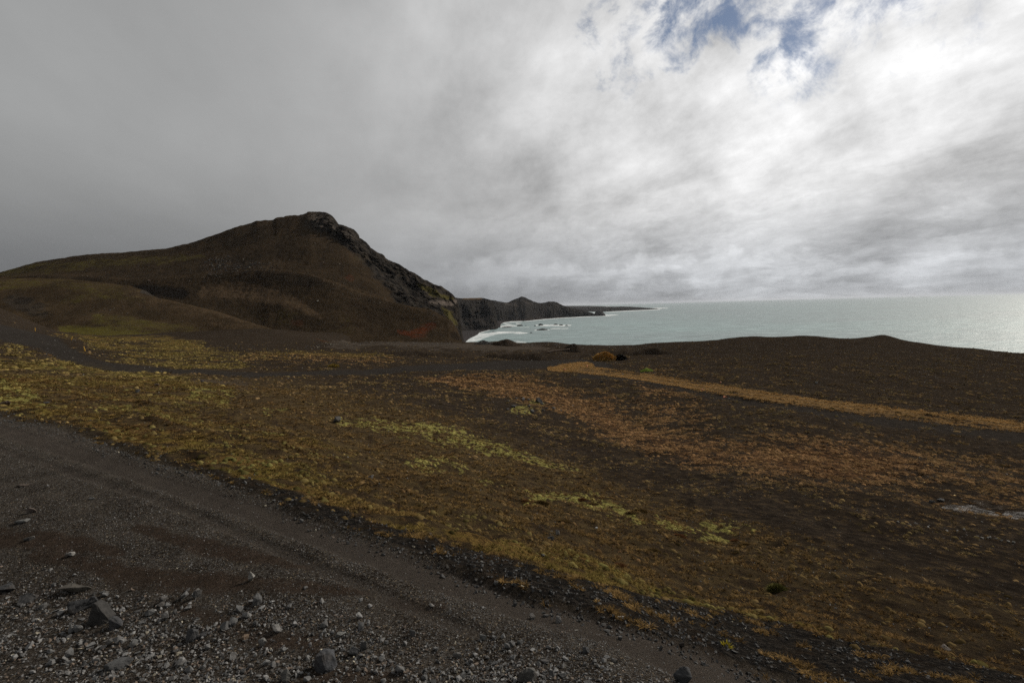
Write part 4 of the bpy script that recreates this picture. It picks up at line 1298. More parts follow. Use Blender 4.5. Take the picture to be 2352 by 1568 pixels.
# tussocks on heath and verge
x, y = polar_points(120000, rg, 3.0, 60, -52, 52, 0.45)
M = masks(x, y)
nz = fbm(xyz(x / 1.1, y / 1.1, 12.0), 3)
nh = fbm(xyz(x / 3.1, y / 3.1, 22.0), 3)
cover = (M['heath'] * (0.30 + 1.5 * nz) + 0.6 * M['yel'] * (0.6 + 2.0 * nz))
nv = fbm(xyz(x / 0.35, y / 0.35, 14.0), 2)
cover = np.maximum(np.clip(cover, 0, 1) * (1 - M['verge']), M['verge'] * np.clip(2.6 * nv - 0.25 + 0.8 * nz, 0, 0.8)) * (1 - M['road']) * (1 - M['dirt'])
keep = rg.rand(len(x)) < cover
x, y, nz, nh = x[keep], y[keep], nz[keep], nh[keep]
Mk = {k: M[k][keep] for k in M}
r = np.hypot(x, y)
n = len(x)
jit = rg.rand(n)
col = blend([(0.185, 0.115, 0.045), (0.180, 0.132, 0.036), (0.098, 0.098, 0.027), (0.080, 0.042, 0.021)],
            [0.5 + 0.4 * jit + Mk['verge'], 0.1 + 1.5 * Mk['yel'] * np.clip(0.5 + 2 * nh, 0, 1), 0.02 + 0.9 * Mk['yel'] * np.clip(nh * 3, 0, 1), 0.25 + np.clip(-3 * nh, 0, 2) * Mk['heath']])
col *= (0.45 + 1.1 * rg.rand(n) ** 1.3)[:, None]
sz = (0.026 + 0.0030 * r) * (0.5 + 0.8 * rg.rand(n))
scatter("grass", LOWT, np.stack([x, y, ground_z(x, y, Mk)], 1), sz, col, M_leaf, 21, 0.12, 0.4)
print("tufts", n)

# cushions of moss and heather
x, y = polar_points(90000, rg, 4.5, 150, -52, 52, 0.45)
M = masks(x, y)
nz = fbm(xyz(x / 1.4, y / 1.4, 32.0), 3)
nh = fbm(xyz(x / 2.6, y / 2.6, 42.0), 3)
cover = np.clip(0.55 * M['heath'] * (0.4 + 1.6 * nz) + 0.9 * M['pale'] * (0.4 + 1.6 * nz) + 0.4 * M['yel'] * (0.4 + 1.5 * nz), 0, 1) * (1 - M['road']) * (1 - M['dirt']) * (1 - 0.8 * M['verge'])
keep = rg.rand(len(x)) < cover
x, y, nz, nh = x[keep], y[keep], nz[keep], nh[keep]
Mk = {k: M[k][keep] for k in M}
r = np.hypot(x, y)
n = len(x)
col = blend([(0.055, 0.039, 0.020), (0.20, 0.18, 0.055), (0.090, 0.095, 0.026), (0.080, 0.040, 0.021), (0.120, 0.080, 0.036)],
            [0.35 + 0 * r, 3.5 * Mk['pale'], 0.1 + Mk['yel'], 0.15 + np.clip(-2.5 * nh, 0, 2) * (1 - Mk['pale']), 0.35 + 0 * r])
col *= (0.4 + 1.15 * rg.rand(n))[:, None]
sz = (0.045 + 0.0036 * r) * (0.4 + 1.1 * rg.rand(n) ** 2.5)
es = np.stack([1 + 0.5 * rg.rand(n), np.ones(n), 0.55 + 0.3 * rg.rand(n)], 1)
scatter("moss", CUSH, np.stack([x, y, ground_z(x, y, Mk)], 1), sz, col, M_leaf, 22, 0.10, 0.5, extra_scale=es, smooth=True)
print("cushions", n)

# rusty tussocks on the dark plain
x, y = polar_points(190000, rg, 9, 235, -50, 50, 0.9)
M = masks(x, y)
r_all = np.hypot(x, y)
nz = fbm(xyz(x / 5.0, y / 5.0, 52.0), 4)
plain = (1 - M['road']) * (1 - M['track']) * (1 - M['dirt']) * (1 - 0.85 * M['grey'])
right = np.interp(M['u'], [0, 700, 1000, 1400, 3000], [0.25, 0.35, 0.5, 0.42, 0.42])
low = np.interp(M['v'], [770, 800, 830, 1250, 1450], [0.05, 0.25, 1, 1, 0.6])
nz2 = fbm(xyz(x / 1.6, y / 1.6, 57.0), 3)
cover = np.clip(M['orange'] * (0.50 + 1.2 * nz + 1.5 * nz2) + right * low * np.clip(0.22 + 1.3 * nz, 0.03, 1) + 0.9 * (r_all > 55) * M['yel'] * np.clip(0.35 + 1.5 * nz + 1.5 * nz2, 0, 1), 0, 1) * plain * (1 - 0.6 * M['wet'])
cover = cover * np.clip(r_all / 22, 0.45, 1)
keep = rg.rand(len(x)) < cover
x, y, nz = x[keep], y[keep], nz[keep]
Mk = {k: M[k][keep] for k in M}
r = np.hypot(x, y)
n = len(x)
j = rg.rand(n)
col = blend([(0.21, 0.118, 0.056), (0.100, 0.072, 0.034), (0.085, 0.080, 0.028), (0.155, 0.070, 0.032), (0.150, 0.118, 0.034)], [0.1 + 2.2 * Mk['orange'], 0.9 + 0 * r, 0.5 * (j > 0.7), 0.1 + 0.8 * Mk['orange'] * (j < 0.3), 2.5 * Mk['yel']])
col *= (0.7 + 1.1 * rg.rand(n))[:, None]
sz = np.minimum(0.02 + 0.0048 * r, 0.36 + 0.0006 * r) * (0.4 + 1.1 * rg.rand(n))
es = np.stack([1 + 0.6 * rg.rand(n), np.ones(n), 0.5 + 0.4 * rg.rand(n)], 1)
scatter("grass_tussocks", CUSH[:4] + LOWT, np.stack([x, y, ground_z(x, y, Mk)], 1), sz, col, M_leaf, 23, 0.10, 0.5, extra_scale=es)
print("plain tussocks", n)

# short dry grass along the old track
x, y = polar_points(260000, rg, 45, 190, -5, 50, 1.2)
M = masks(x, y)
nz = fbm(xyz(x / 1.2, y / 1.2, 72.0), 3)
keep = rg.rand(len(x)) < np.clip(M['track'] * (0.7 + 1.6 * nz) * (1 - 0.85 * M['rut2']), 0, 1)
x, y = x[keep], y[keep]
Mk = {k: M[k][keep] for k in M}
n = len(x)
col = np.array([0.40, 0.245, 0.098])[None] * (0.45 + 0.9 * rg.rand(n))[:, None]
scatter("track_grass", LOWT[:6], np.stack([x, y, ground_z(x, y, Mk)], 1), (0.12 + 0.0012 * np.hypot(x, y)) * (0.5 + 0.8 * rg.rand(n)), col, M_leaf, 24, 0.1, 0.45)
print("track grass", n)

# ------------------------------------------------------------------ single rocks
CUSTOM = {
    2: [(0.0, .3, 0), (0.02, -.2, 0.02), (0.16, .1, 0.62), (0.28, -.05, 1.0), (0.36, .3, 0.98), (0.50, -.1, 0.93), (0.62, .35, 0.8), (0.98, -.1, 0.30), (1.0, .3, 0.25), (1.0, 0, 0.0), (0.55, -.30, 0.0), (0.42, -.28, 0.35), (0.8, -.28, 0.1), (0.3, .5, 0.0), (0.8, .5, 0.0)],
    1: [(0.05, .2, 0.0), (0.0, -.1, 0.35), (0.04, .3, 0.75), (0.12, -.15, 0.92), (0.35, .4, 1.0), (0.40, -.1, 0.97), (0.72, .1, 0.96), (0.80, .5, 0.85), (1.0, .1, 0.60), (0.97, -.1, 0.25), (0.85, -.15, 0.0), (0.3, -.35, 0.05), (0.68, -.38, 0.42), (0.5, .6, 0.0), (1.0, .4, 0.0)],
}


def rock(u, v, wpx, label, seed, sx=1.0, sy=0.8, sz=0.7, color=(0.07, 0.068, 0.066), name="rock", cat="rock", group=None, pts=13, rot=None, sink=0.16, detail=2, rough=0.05, ymin=1.5):
    p, Y = on_ground(u, v, ymin)
    V, F = hull_rock(seed, pts, detail, rough, sx, sy, sz, CUSTOM.get(seed))
    if seed in CUSTOM:
        rot = 0.0
    s = wpx / 1176 * Y / max(V[:, 0].max() - V[:, 0].min(), 1e-3)
    V = V * s
    V[:, 2] -= V[:, 2].min()
    hgt = V[:, 2].max()
    c = np.array(color)[None] * (1 + 0.25 * fbm(V / s * 4 + seed, 2))[:, None]
    o = mesh_np(name, V, F, M_boulder if Y < 25 else M_farstone if Y > 300 else M_stone, {'col': c}, smooth=False)
    o.location = (p[0], p[1], p[2] - sink * hgt)
    o.rotation_euler = (0, 0, rnd.uniform(-0.3, 0.3) if rot is None else rot)
    return tag(o, label, cat, group)


DARK, MIDG, PALE, TAN = (0.040, 0.040, 0.041), (0.085, 0.083, 0.080), (0.21, 0.20, 0.185), (0.15, 0.105, 0.07)
NEAR = [
    (755, 1524, 50, "large blocky dark boulder with a flat grey top, at the bottom of the gravel", 1, 1.0, 0.95, 1.05, (0.040, 0.041, 0.045)),
    (250, 1410, 52, "big dark wedge-shaped boulder leaning over a hollow in the gravel", 2, 1.0, 0.7, 1.05, (0.030, 0.028, 0.026)),
    (190, 1400, 56, "low black stone just left of the big leaning wedge boulder", 31, 1.3, 0.8, 0.5, (0.026, 0.026, 0.027)),
    (262, 1440, 38, "rounded black stone in front of the leaning wedge boulder", 32, 1.1, 0.8, 0.7, (0.034, 0.034, 0.036)),
    (272, 1530, 60, "broad smooth dark grey stone half buried at the lower left", 3, 1.3, 1.0, 0.5, (0.042, 0.042, 0.042)),
    (170, 1360, 74, "wide flat brownish grey slab lying above the leaning wedge boulder", 4, 1.5, 1.0, 0.34, (0.060, 0.053, 0.043)),
    (578, 1334, 15, "small pale upright stone standing alone in the brown soil", 5, 0.75, 0.6, 1.3, (0.24, 0.23, 0.21)),
    (162, 1276, 22, "pale wedge stone on the reddish soil at the left", 6, 1.1, 0.8, 0.9, PALE),
    (991, 1391, 16, "chalky white stone beside the smooth wheel rut", 7, 1.3, 0.8, 0.6, (0.33, 0.32, 0.30)),
    (1213, 1562, 48, "large sloping grey stone at the bottom edge, nearest to the middle", 8, 1.1, 0.8, 0.9, (0.075, 0.073, 0.068)),
    (1568, 1566, 44, "dark stone at the bottom edge beside the road rut", 9, 1.0, 0.8, 0.8, DARK),
    (812, 1502, 26, "black lump next to a tall pale stone", 10, 1.0, 0.8, 0.8, DARK),
    (836, 1492, 20, "tall pale stone leaning beside a black lump", 11, 0.8, 0.6, 1.2, MIDG),
    (604, 1483, 20, "light grey triangular stone left of the blocky boulder", 12, 0.9, 0.6, 1.2, (0.15, 0.145, 0.135)),
    (439, 1470, 30, "dark knobbly stone midway between the leaning wedge and the blocky boulder", 13, 1.0, 0.8, 0.8, DARK),
    (467, 1462, 18, "small dark stone right of the knobbly one", 14, 0.9, 0.8, 0.9, DARK),
    (656, 1562, 24, "grey pointed stone standing at the bottom left of the blocky boulder", 15, 0.8, 0.6, 1.2, (0.11, 0.108, 0.10)),
    (562, 1468, 20, "tan brown stone in the coarse gravel", 16, 1.2, 0.8, 0.7, TAN),
    (14, 1358, 40, "dark stone at the left edge above the coarse gravel", 17, 1.1, 0.8, 0.7, DARK),
    (56, 1384, 44, "flat dark stone a little right of the left edge", 18, 1.3, 0.9, 0.5, (0.05, 0.048, 0.047)),
    (68, 1240, 20, "dark pyramid stone on bare red-brown soil", 19, 1.1, 0.8, 0.7, MIDG),
    (52, 1117, 28, "low tan slab on the upper left part of the road", 20, 1.5, 0.9, 0.4, (0.075, 0.058, 0.045)),
    (72, 1178, 22, "pinkish grey stone on the road's upper left", 21, 1.1, 0.8, 0.7, (0.12, 0.095, 0.08)),
    (50, 1200, 34, "long light grey stone pile piece at the left edge of the road", 22, 1.6, 0.8, 0.5, (0.11, 0.11, 0.105)),
    (211, 1147, 16, "grey flat stone high on the gravel near the rut", 23, 1.3, 0.8, 0.5, MIDG),
    (1281, 1430, 16, "light stone lying in the fine gravel below the rut", 24, 1.0, 0.8, 0.9, (0.14, 0.135, 0.13)),
    (1346, 1498, 18, "black pointed stone in the pale coarse gravel", 25, 1.0, 0.8, 0.9, DARK),
    (1220, 1420, 14, "small brownish grey stone under the rut", 26, 1.0, 0.8, 0.8, MIDG),
    (780, 1460, 22, "pale slab tilted in the gravel right above the blocky boulder", 27, 1.3, 0.7, 0.7, (0.13, 0.128, 0.12)),
    (920, 1545, 26, "grey block near the bottom between the two largest stones", 28, 1.0, 0.8, 0.8, (0.10, 0.098, 0.094)),
    (1050, 1510, 24, "pale grey broken stone in the middle of the coarse gravel", 29, 1.2, 0.7, 0.8, (0.14, 0.136, 0.13)),
    (1110, 1468, 20, "small grey stone at the upper rim of the coarse gravel", 30, 1.1, 0.8, 0.8, (0.12, 0.118, 0.11)),
]
for (u, v, wpx, lab, sd, sx, sy, szz, c) in NEAR:
    rock(u, v, wpx, lab, sd, sx, sy, szz, c, group="single stones in the road gravel")
# more angular stones of the coarse gravel, nothing tells these apart
rg2 = np.random.RandomState(77)
cnt = 0
while cnt < 70:
    u, v = rg2.uniform(30, 1500), rg2.uniform(1300, 1566)
    if v < np.interp(u, [0, 700, 1200, 1700], [1340, 1390, 1470, 1560]):
        continue
    if any(abs(u - q_[0]) < q_[2] * 0.7 + 10 and abs(v - q_[1]) < 28 for q_ in NEAR):
        continue
    g = rg2.uniform(0.06, 0.17)
    rock(u, v, rg2.uniform(13, 22), "angular grey fist-sized stone in the coarse gravel at the bottom", 800 + cnt, rg2.uniform(0.9, 1.3), 0.8, rg2.uniform(0.6, 1.1), (g, g * 0.985, g * 0.96), group="angular stones of the coarse gravel", rot=rg2.uniform(0, 6.28), detail=1, rough=0.03)
    cnt += 1

HEATH = [
    (1281, 1229, 16, "pale pointed stone standing among the moss below the bright green mound", 41, 0.9, 0.6, 1.2, PALE),
    (1262, 1240, 18, "dark smooth stone left of the pale pointed one in the moss", 42, 1.2, 0.8, 0.7, DARK),
    (853, 1100, 14, "grey lichen-speckled stone in the brown heath above the road", 43, 1.0, 0.8, 0.8, MIDG),
    (773, 970, 18, "dark rough boulder at the left end of the long pale moss strip", 44, 1.0, 0.8, 0.8, (0.06, 0.055, 0.05)),
    (14, 932, 22, "brown rock at the left edge of the yellow moss", 45, 1.1, 0.8, 0.7, (0.09, 0.06, 0.045)),
    (107, 928, 16, "dark low stone in yellow moss near the left edge", 46, 1.3, 0.8, 0.5, DARK),
    (317, 902, 9, "small dark pointed stone on the moss flat below the track bend", 47, 1.0, 0.8, 0.9, DARK),
    (360, 885, 12, "flat brown stone pair member below the dark track", 48, 1.3, 0.8, 0.6, (0.08, 0.06, 0.05)),
    (465, 878, 8, "small black stone right under the dark track", 49, 1.0, 0.8, 0.9, DARK),
    (1370, 1214, 7, "bright white pebble right of the pale pointed stone in the moss", 50, 1.1, 0.8, 0.8, (0.5, 0.49, 0.47)),
    (1248, 1280, 12, "black stone in the mossy verge under the pale pointed stone", 51, 1.0, 0.8, 0.8, DARK),
    (1761, 1450, 12, "grey leaning stone in the black verge at the lower right", 52, 1.0, 0.6, 1.1, MIDG),
    (2082, 1522, 20, "flat dark stone in the verge at the lower right", 53, 1.3, 0.8, 0.5, DARK),
    (2172, 1492, 24, "pale brown stone above the verge at the lower right", 54, 1.2, 0.8, 0.6, (0.11, 0.09, 0.075)),
    (2160, 1152, 18, "dark blocky rock right at the head of the shiny wet patch", 55, 1.3, 0.8, 0.7, (0.05, 0.05, 0.05)),
    (2141, 1156, 16, "dark leaning rock with a grey edge, left of the wet patch's blocky rock", 56, 1.2, 0.7, 0.8, (0.06, 0.06, 0.06)),
    (1876, 881, 7, "small grey rock on the dark slope above the orange track", 57, 1.2, 0.8, 0.7, MIDG),
    (1383, 879, 9, "black rock below the left part of the orange track", 58, 1.1, 0.8, 0.8, DARK),
    (1015, 818, 5, "small bright white stone in front of the dark bank", 59, 1.3, 0.8, 0.8, (0.55, 0.54, 0.5)),
    (1232, 825, 8, "cream-coloured rock lying alone on the dark sand by the track", 60, 1.5, 0.8, 0.7, (0.42, 0.37, 0.24)),
    (1430, 860, 5, "tiny grey stone on the upper side of the orange track", 61, 1.2, 0.8, 0.7, MIDG),
]
for (u, v, wpx, lab, sd, sx, sy, szz, c) in HEATH:
    rock(u, v, wpx, lab, sd, sx, sy, szz, c, sink=0.12)
for k, (u, v) in enumerate([(2063, 1200), (2091, 1207), (2103, 1203), (2132, 1212), (2174, 1220), (2199, 1221), (2215, 1218), (2219, 1229), (2245, 1232), (2255, 1236), (2268, 1237), (2274, 1235), (2289, 1240), (2300, 1242), (2316, 1245), (2328, 1247)]):
    rock(u, v, rnd.uniform(6, 10), "light grey stone in the loose row below the shiny wet patch", 120 + k, 1.3, 0.8, rnd.uniform(0.6, 0.9), (0.20, 0.19, 0.17), group="row of pale stones below the wet patch", rot=rnd.uniform(0, 6), detail=1)
for k, (zx, zy, wz) in enumerate([(500, 390, 90), (735, 392, 80), (780, 470, 90), (640, 285, 90), (720, 290, 60), (890, 315, 110), (930, 350, 70), (1000, 410, 60), (1100, 418, 80), (1155, 350, 45), (1215, 455, 60), (1265, 462, 50), (430, 300, 50), (540, 270, 60), (350, 225, 45), (560, 540, 40), (325, 420, 45), (860, 265, 50), (420, 430, 60), (940, 440, 55), (1390, 375, 40), (680, 470, 50)]):
    rock(1102.5 + zx * .1531, 876 + zy * .1531, wz * .1531, "dark lava rock around the round mossy patch in the middle of the plain", 160 + k, 1.2, 0.8, 0.7, (0.045, 0.043, 0.042), group="lava rocks around the mossy patch", rot=rnd.uniform(0, 6), detail=1)

# ------------------------------------------------------------------ man-made bits on the plain
def cyl(bm, r0, r1, h, seg=16, z0=0.0, mat=None):
    m_ = bmesh.ops.create_cone(bm, cap_ends=True, segments=seg, radius1=r0, radius2=r1, depth=h)
    bmesh.ops.translate(bm, verts=m_['verts'], vec=(0, 0, z0 + h / 2))
    return m_['verts']


def from_bm(name, bm, mat, parent=None, smooth=False):
    me = bpy.data.meshes.new(name)
    bm.to_mesh(me)
    bm.free()
    me.materials.append(mat)
    for p_ in me.polygons:
        p_.use_smooth = smooth
    return link(bpy.data.objects.new(name, me), parent)


M_yellow = plain_material("yellow road paint", (0.78, 0.42, 0.03), 0.5)
M_reflect = plain_material("white reflector", (0.75, 0.72, 0.62), 0.3)
M_wood = plain_material("weathered wood", (0.17, 0.12, 0.085), 0.9, 12, 0.45, 0.01)
M_orange = plain_material("faded orange plastic", (0.62, 0.20, 0.09), 0.5)
M_red = plain_material("faded red plastic", (0.55, 0.12, 0.10), 0.5)
M_rope = plain_material("grey rope", (0.2, 0.18, 0.15), 0.9)
M_white = plain_material("bleached wood", (0.52, 0.50, 0.45), 0.8, 20, 0.25)
M_yplast = plain_material("yellow plastic", (0.75, 0.47, 0.10), 0.5)

posts = [(81, 760, "upright yellow marker post farthest up the dark track", 0.0), (163.5, 780.5, "yellow marker post leaning right on the outside of the bend", 0.32), (195, 806, "tallest yellow marker post, leaning left below the bend", -0.16)]
proto = None
for (u, v, lab, lean) in posts:
    p_, Y = on_ground(u, v, 40)
    if proto is None:
        t_ = thing("road_marker_post", lab, "marker post", group="yellow marker posts along the track")
        bm = bmesh.new()
        for k, (zz, ww) in enumerate([(0, 0.075), (0.82, 0.06)]):
            pass
        vs = [bm.verts.new((sx_ * w_, sy_ * 0.03 * (1 if z_ < 0.8 else 0.8), z_)) for (z_, w_) in ((-0.15, 0.085), (0.80, 0.07), (0.92, 0.045)) for sx_, sy_ in ((-1, -1), (1, -1), (1, 1), (-1, 1))]
        for b_ in (0, 4):
            for k in range(4):
                bm.faces.new((vs[b_ + k], vs[b_ + (k + 1) % 4], vs[b_ + 4 + (k + 1) % 4], vs[b_ + 4 + k]))
        bm.faces.new(vs[8:12])
        from_bm("post_body", bm, M_yellow, t_)
        bm = bmesh.new()
        bmesh.ops.create_cube(bm, size=1.0)
        bmesh.ops.scale(bm, vec=(0.09, 0.012, 0.11), verts=bm.verts)
        bmesh.ops.translate(bm, vec=(0, -0.036, 0.70), verts=bm.verts)
        from_bm("reflector", bm, M_reflect, t_)
        proto = t_
    else:
        t_ = proto.copy()
        scene.collection.objects.link(t_)
        for ch in proto.children:
            c_ = ch.copy()
            scene.collection.objects.link(c_)
            c_.parent = t_
        t_['label'] = lab
    t_.location = p_
    t_.rotation_euler = (0, lean, 0.25)
    t_.scale = (1.25, 1.25, 1.15)

# wooden post
p_, Y = on_ground(870, 816, 40)
s_ = 12.5 / 1176 * Y
t_ = thing("wooden_post", "thin grey-brown wooden post standing alone on the far left of the dark bank", "post", p_)
bm = bmesh.new()
cyl(bm, 0.075, 0.06, s_ + 0.3, 8, -0.3)
from_bm("post_shaft", bm, M_wood, t_)
bm = bmesh.new()
bmesh.ops.create_cube(bm, size=1.0)
bmesh.ops.scale(bm, vec=(0.9, 0.05, 0.12), verts=bm.verts)
bmesh.ops.rotate(bm, verts=bm.verts, cent=(0, 0, 0), matrix=Matrix.Rotation(0.35, 3, 'Y'))
bmesh.ops.translate(bm, vec=(0.25, -0.09, s_ * 0.93), verts=bm.verts)
from_bm("crosspiece", bm, M_wood, t_)
t_.rotation_euler = (0, 0.04, 0)

# drift log
pa, Ya = on_ground(1256, 812, 60)
pb, Yb = on_ground(1307, 808, 60)
Lg = 53 / 1176 * Ya
bm = bmesh.new()
rings = 16
for k in range(rings + 1):
    f = k / rings
    rr_ = 0.30 * (1.25 - 0.5 * f) + 0.03 * math.sin(7 * f)
    for j in range(10):
        a_ = 2 * math.pi * j / 10
        bm.verts.new((f * Lg, rr_ * math.cos(a_) * (1 + 0.08 * math.sin(3 * a_)), 0.12 * math.sin(3.1 * f) + rr_ * math.sin(a_)))
bm.verts.ensure_lookup_table()
for k in range(rings):
    for j in range(10):
        bm.faces.new((bm.verts[k * 10 + j], bm.verts[k * 10 + (j + 1) % 10], bm.verts[(k + 1) * 10 + (j + 1) % 10], bm.verts[(k + 1) * 10 + j]))
bm.faces.new([bm.verts[j] for j in range(9, -1, -1)])
bm.faces.new([bm.verts[rings * 10 + j] for j in range(10)])
log = from_bm("driftwood_log", bm, M_wood, smooth=True)
log.location = (pa[0], pa[1], pa[2] + 0.45)
log.rotation_euler = (0, -math.atan2(6.0 / 1176 * Ya, Lg), 0)
tag(log, "long grey driftwood log lying across the dark bank below the black heap", "log")

# fishing floats used as markers
for (u, v, lab, mt, wp) in [(1297, 850, "orange float at the lower edge of the orange track's left end", M_orange, 3.6), (1348, 842, "orange float inside the fork of the orange track", M_orange, 3.8), (1655, 879, "pale orange float on the dark sand above the track", M_orange, 3.2), (1613, 896, "reddish float at the lower edge of the track", M_red, 3.2)]:
    p_, Y = on_ground(u, v, 30)
    rr_ = wp / 1176 * Y / 2
    t_ = thing("fishing_float", lab, "buoy", p_, "fishing floats beside the orange track")
    bm = bmesh.new()
    bmesh.ops.create_icosphere(bm, subdivisions=3, radius=rr_)
    bmesh.ops.translate(bm, vec=(0, 0, rr_ * 0.8), verts=bm.verts)
    from_bm("float_shell", bm, mt, t_, True)
    bm = bmesh.new()
    cyl(bm, rr_ * 0.3, rr_ * 0.22, rr_ * 0.45, 10, rr_ * 1.7)
    o = from_bm("rope_eye", bm, M_rope, t_)
for (u, v, lab, mt, wp, nm, ct) in [(1665, 913, "flat bright orange scrap of plastic below the track", M_orange, 9, "plastic_scrap", "litter"), (2124, 1108, "small yellow plastic piece among the rusty tussocks, upper one", M_yplast, 5, "plastic_scrap", "litter"), (2193, 1138, "shiny yellow plastic piece just above the wet patch", M_yplast, 6, "plastic_scrap", "litter"),
                                   (1426, 1417, "longer bleached stick at the outer edge of the road", M_white, 18, "stick", "stick"), (1324, 1448, "shorter bleached stick lying in the road gravel", M_white, 9, "stick", "stick")]:
    p_, Y = on_ground(u, v, 2)
    L_ = wp / 1176 * Y
    bm = bmesh.new()
    if nm == "stick":
        vs = cyl(bm, L_ * 0.08, L_ * 0.05, L_, 7)
        for k, q_ in enumerate(bm.verts):
            q_.co.x += L_ * 0.06 * math.sin(q_.co.z / L_ * 3)
        bmesh.ops.rotate(bm, verts=bm.verts, cent=(0, 0, 0), matrix=Matrix.Rotation(math.pi / 2, 3, 'Y'))
        bmesh.ops.translate(bm, vec=(-L_ / 2, 0, L_ * 0.10), verts=bm.verts)
    else:
        bmesh.ops.create_cube(bm, size=1.0)
        bmesh.ops.subdivide_edges(bm, edges=bm.edges, cuts=3, use_grid_fill=True)
        for q_ in bm.verts:
            q_.co = Vector((q_.co.x * L_ * (1 + 0.2 * math.sin(q_.co.y * 9)), q_.co.y * L_ * 0.5, q_.co.z * L_ * 0.18 + L_ * 0.14 + 0.1 * L_ * math.cos(q_.co.x * 5)))
    o = from_bm(nm, bm, mt)
    o.location = p_
    o.rotation_euler = (0, 0.05, 0.15 if nm == "stick" else 0.5)
    tag(o, lab, ct)


# ------------------------------------------------------------------ heaps, mounds and bushes
def heap_mesh(name, u, v, wpx, hpx, mat, seed, label, cat, lump=0.12, ymin=60, skew=0.0, attrs=None, kind=None):
    p_, Y = on_ground(u, v, ymin)
    Wd, Hh = wpx / 1176 * Y, hpx / 1176 * Y
    n_ = 40
    rr_ = np.linspace(0, 1, n_)
    th_ = np.linspace(0, 2 * np.pi, 73)
    TH, RR = np.meshgrid(th_, rr_)
    x_ = RR * np.cos(TH)
    y_ = RR * np.sin(TH)
    q_ = xyz(x_ * 2.2 + seed, y_ * 2.2)
    wobble = 1 + 0.16 * perlin(xyz(np.cos(TH) * 1.3 + seed, np.sin(TH) * 1.3))
    h_ = np.cos(np.clip(RR, 0, 1) * np.pi / 2) ** 1.4 * (1 + lump * 3 * fbm(q_, 3))
    X = (x_ * wobble + skew * (1 - RR)) * Wd / 2
    Yy = y_ * wobble * Wd / 2 * 0.8
    Z = h_ * Hh - 0.25 * Hh * RR ** 3 + 0.02 * Hh * perlin(q_ * 9)
    V = np.stack([X, Yy, Z], -1).reshape(-1, 3)
    at = {'col': np.tile(np.array([0.022, 0.021, 0.020]), (len(V), 1))}
    o = mesh_np(name, V, grid_faces(n_, 73), mat, at)
    o.location = (p_[0], p_[1] + 0.2 * Wd, p_[2])
    tag(o, label, cat, kind=kind)
    return o, Wd, Hh


heap_mesh("gravel_heap", 1316, 808, 62, 17, M_ground, 3, "black conical gravel heap on the edge of the plain above the log", "gravel heap")
heap_mesh("sand_mound", 1160, 794, 84, 14, M_ground, 5, "broad grey-brown sand mound on the cliff edge beside the stone pile", "mound")
# pile of broken stones
p_, Y = on_ground(1110, 790, 100)
pile = thing("stone_pile", "pile of dark broken stones on the cliff edge left of the sand mound", "stone pile", p_)
rgp = np.random.RandomState(5)
n = 900
a_ = rgp.rand(n) * 2 * np.pi
q_ = rgp.rand(n) ** 0.6
Wd, Hh = 46 / 1176 * Y, 9 / 1176 * Y
px_, py_ = q_ * np.cos(a_) * Wd / 2, q_ * np.sin(a_) * Wd / 3
pz_ = Hh * (1 - q_) ** 0.9 - 0.1
o = scatter("broken_stones", SMALL, np.stack([px_, py_, pz_], 1), 0.25 + 0.45 * rgp.rand(n) ** 2, stone_colors(n, rgp, 0.2, 0.05, 0.03, 0.13), M_stone, 9, 0.7, 0.3)
o.parent = pile

# rubble ridges beside the track and along the cliff edge
def rubble_line(pts, n, size, seed, name="rubble", wv=2.0):
    rgq = np.random.RandomState(seed)
    pts = np.array(pts, float)
    tt = rgq.rand(n) * (len(pts) - 1)
    k = tt.astype(int)
    f = tt - k
    u_ = pts[k, 0] * (1 - f) + pts[k + 1, 0] * f
    v_ = pts[k, 1] * (1 - f) + pts[k + 1, 1] * f + wv * rgq.normal(size=n)
    # meet the ground along each sight line on a coarse march
    d_ = rays(u_, v_)
    Yg = np.exp(np.linspace(math.log(40), math.log(232), 220))
    P_ = d_[:, None, :] * Yg[None, :, None]
    g_ = EYE + base_z(P_[..., 0], P_[..., 1]).reshape(n, -1)
    below = (EYE + P_[..., 2]) < g_
    kk = np.where(below.any(1), below.argmax(1), len(Yg) - 1)
    pp = P_[np.arange(n), kk]
    z_ = ground_z(pp[:, 0], pp[:, 1])
    return scatter(name, SMALL, np.stack([pp[:, 0], pp[:, 1], z_], 1), size * (0.4 + 1.2 * rgq.rand(n) ** 2), stone_colors(n, rgq, 0.2, 0.12, 0.03, 0.14), M_stone, seed, 0.6, 0.25)


rubble_line([(700, 797), (800, 790), (900, 787), (990, 789), (1040, 790)], 500, 0.45, 31, wv=2.5)
rubble_line([(1190, 790), (1225, 793), (1260, 791), (1300, 795), (1420, 797), (1500, 800)], 350, 0.5, 32, wv=3)
rubble_line([(900, 812), (1040, 815), (1200, 818), (1300, 818), (1420, 826)], 350, 0.40, 33, wv=5)
rubble_line([(1500, 800), (1700, 790), (1900, 790), (2100, 800), (2352, 830)], 500, 0.32, 34, wv=12)

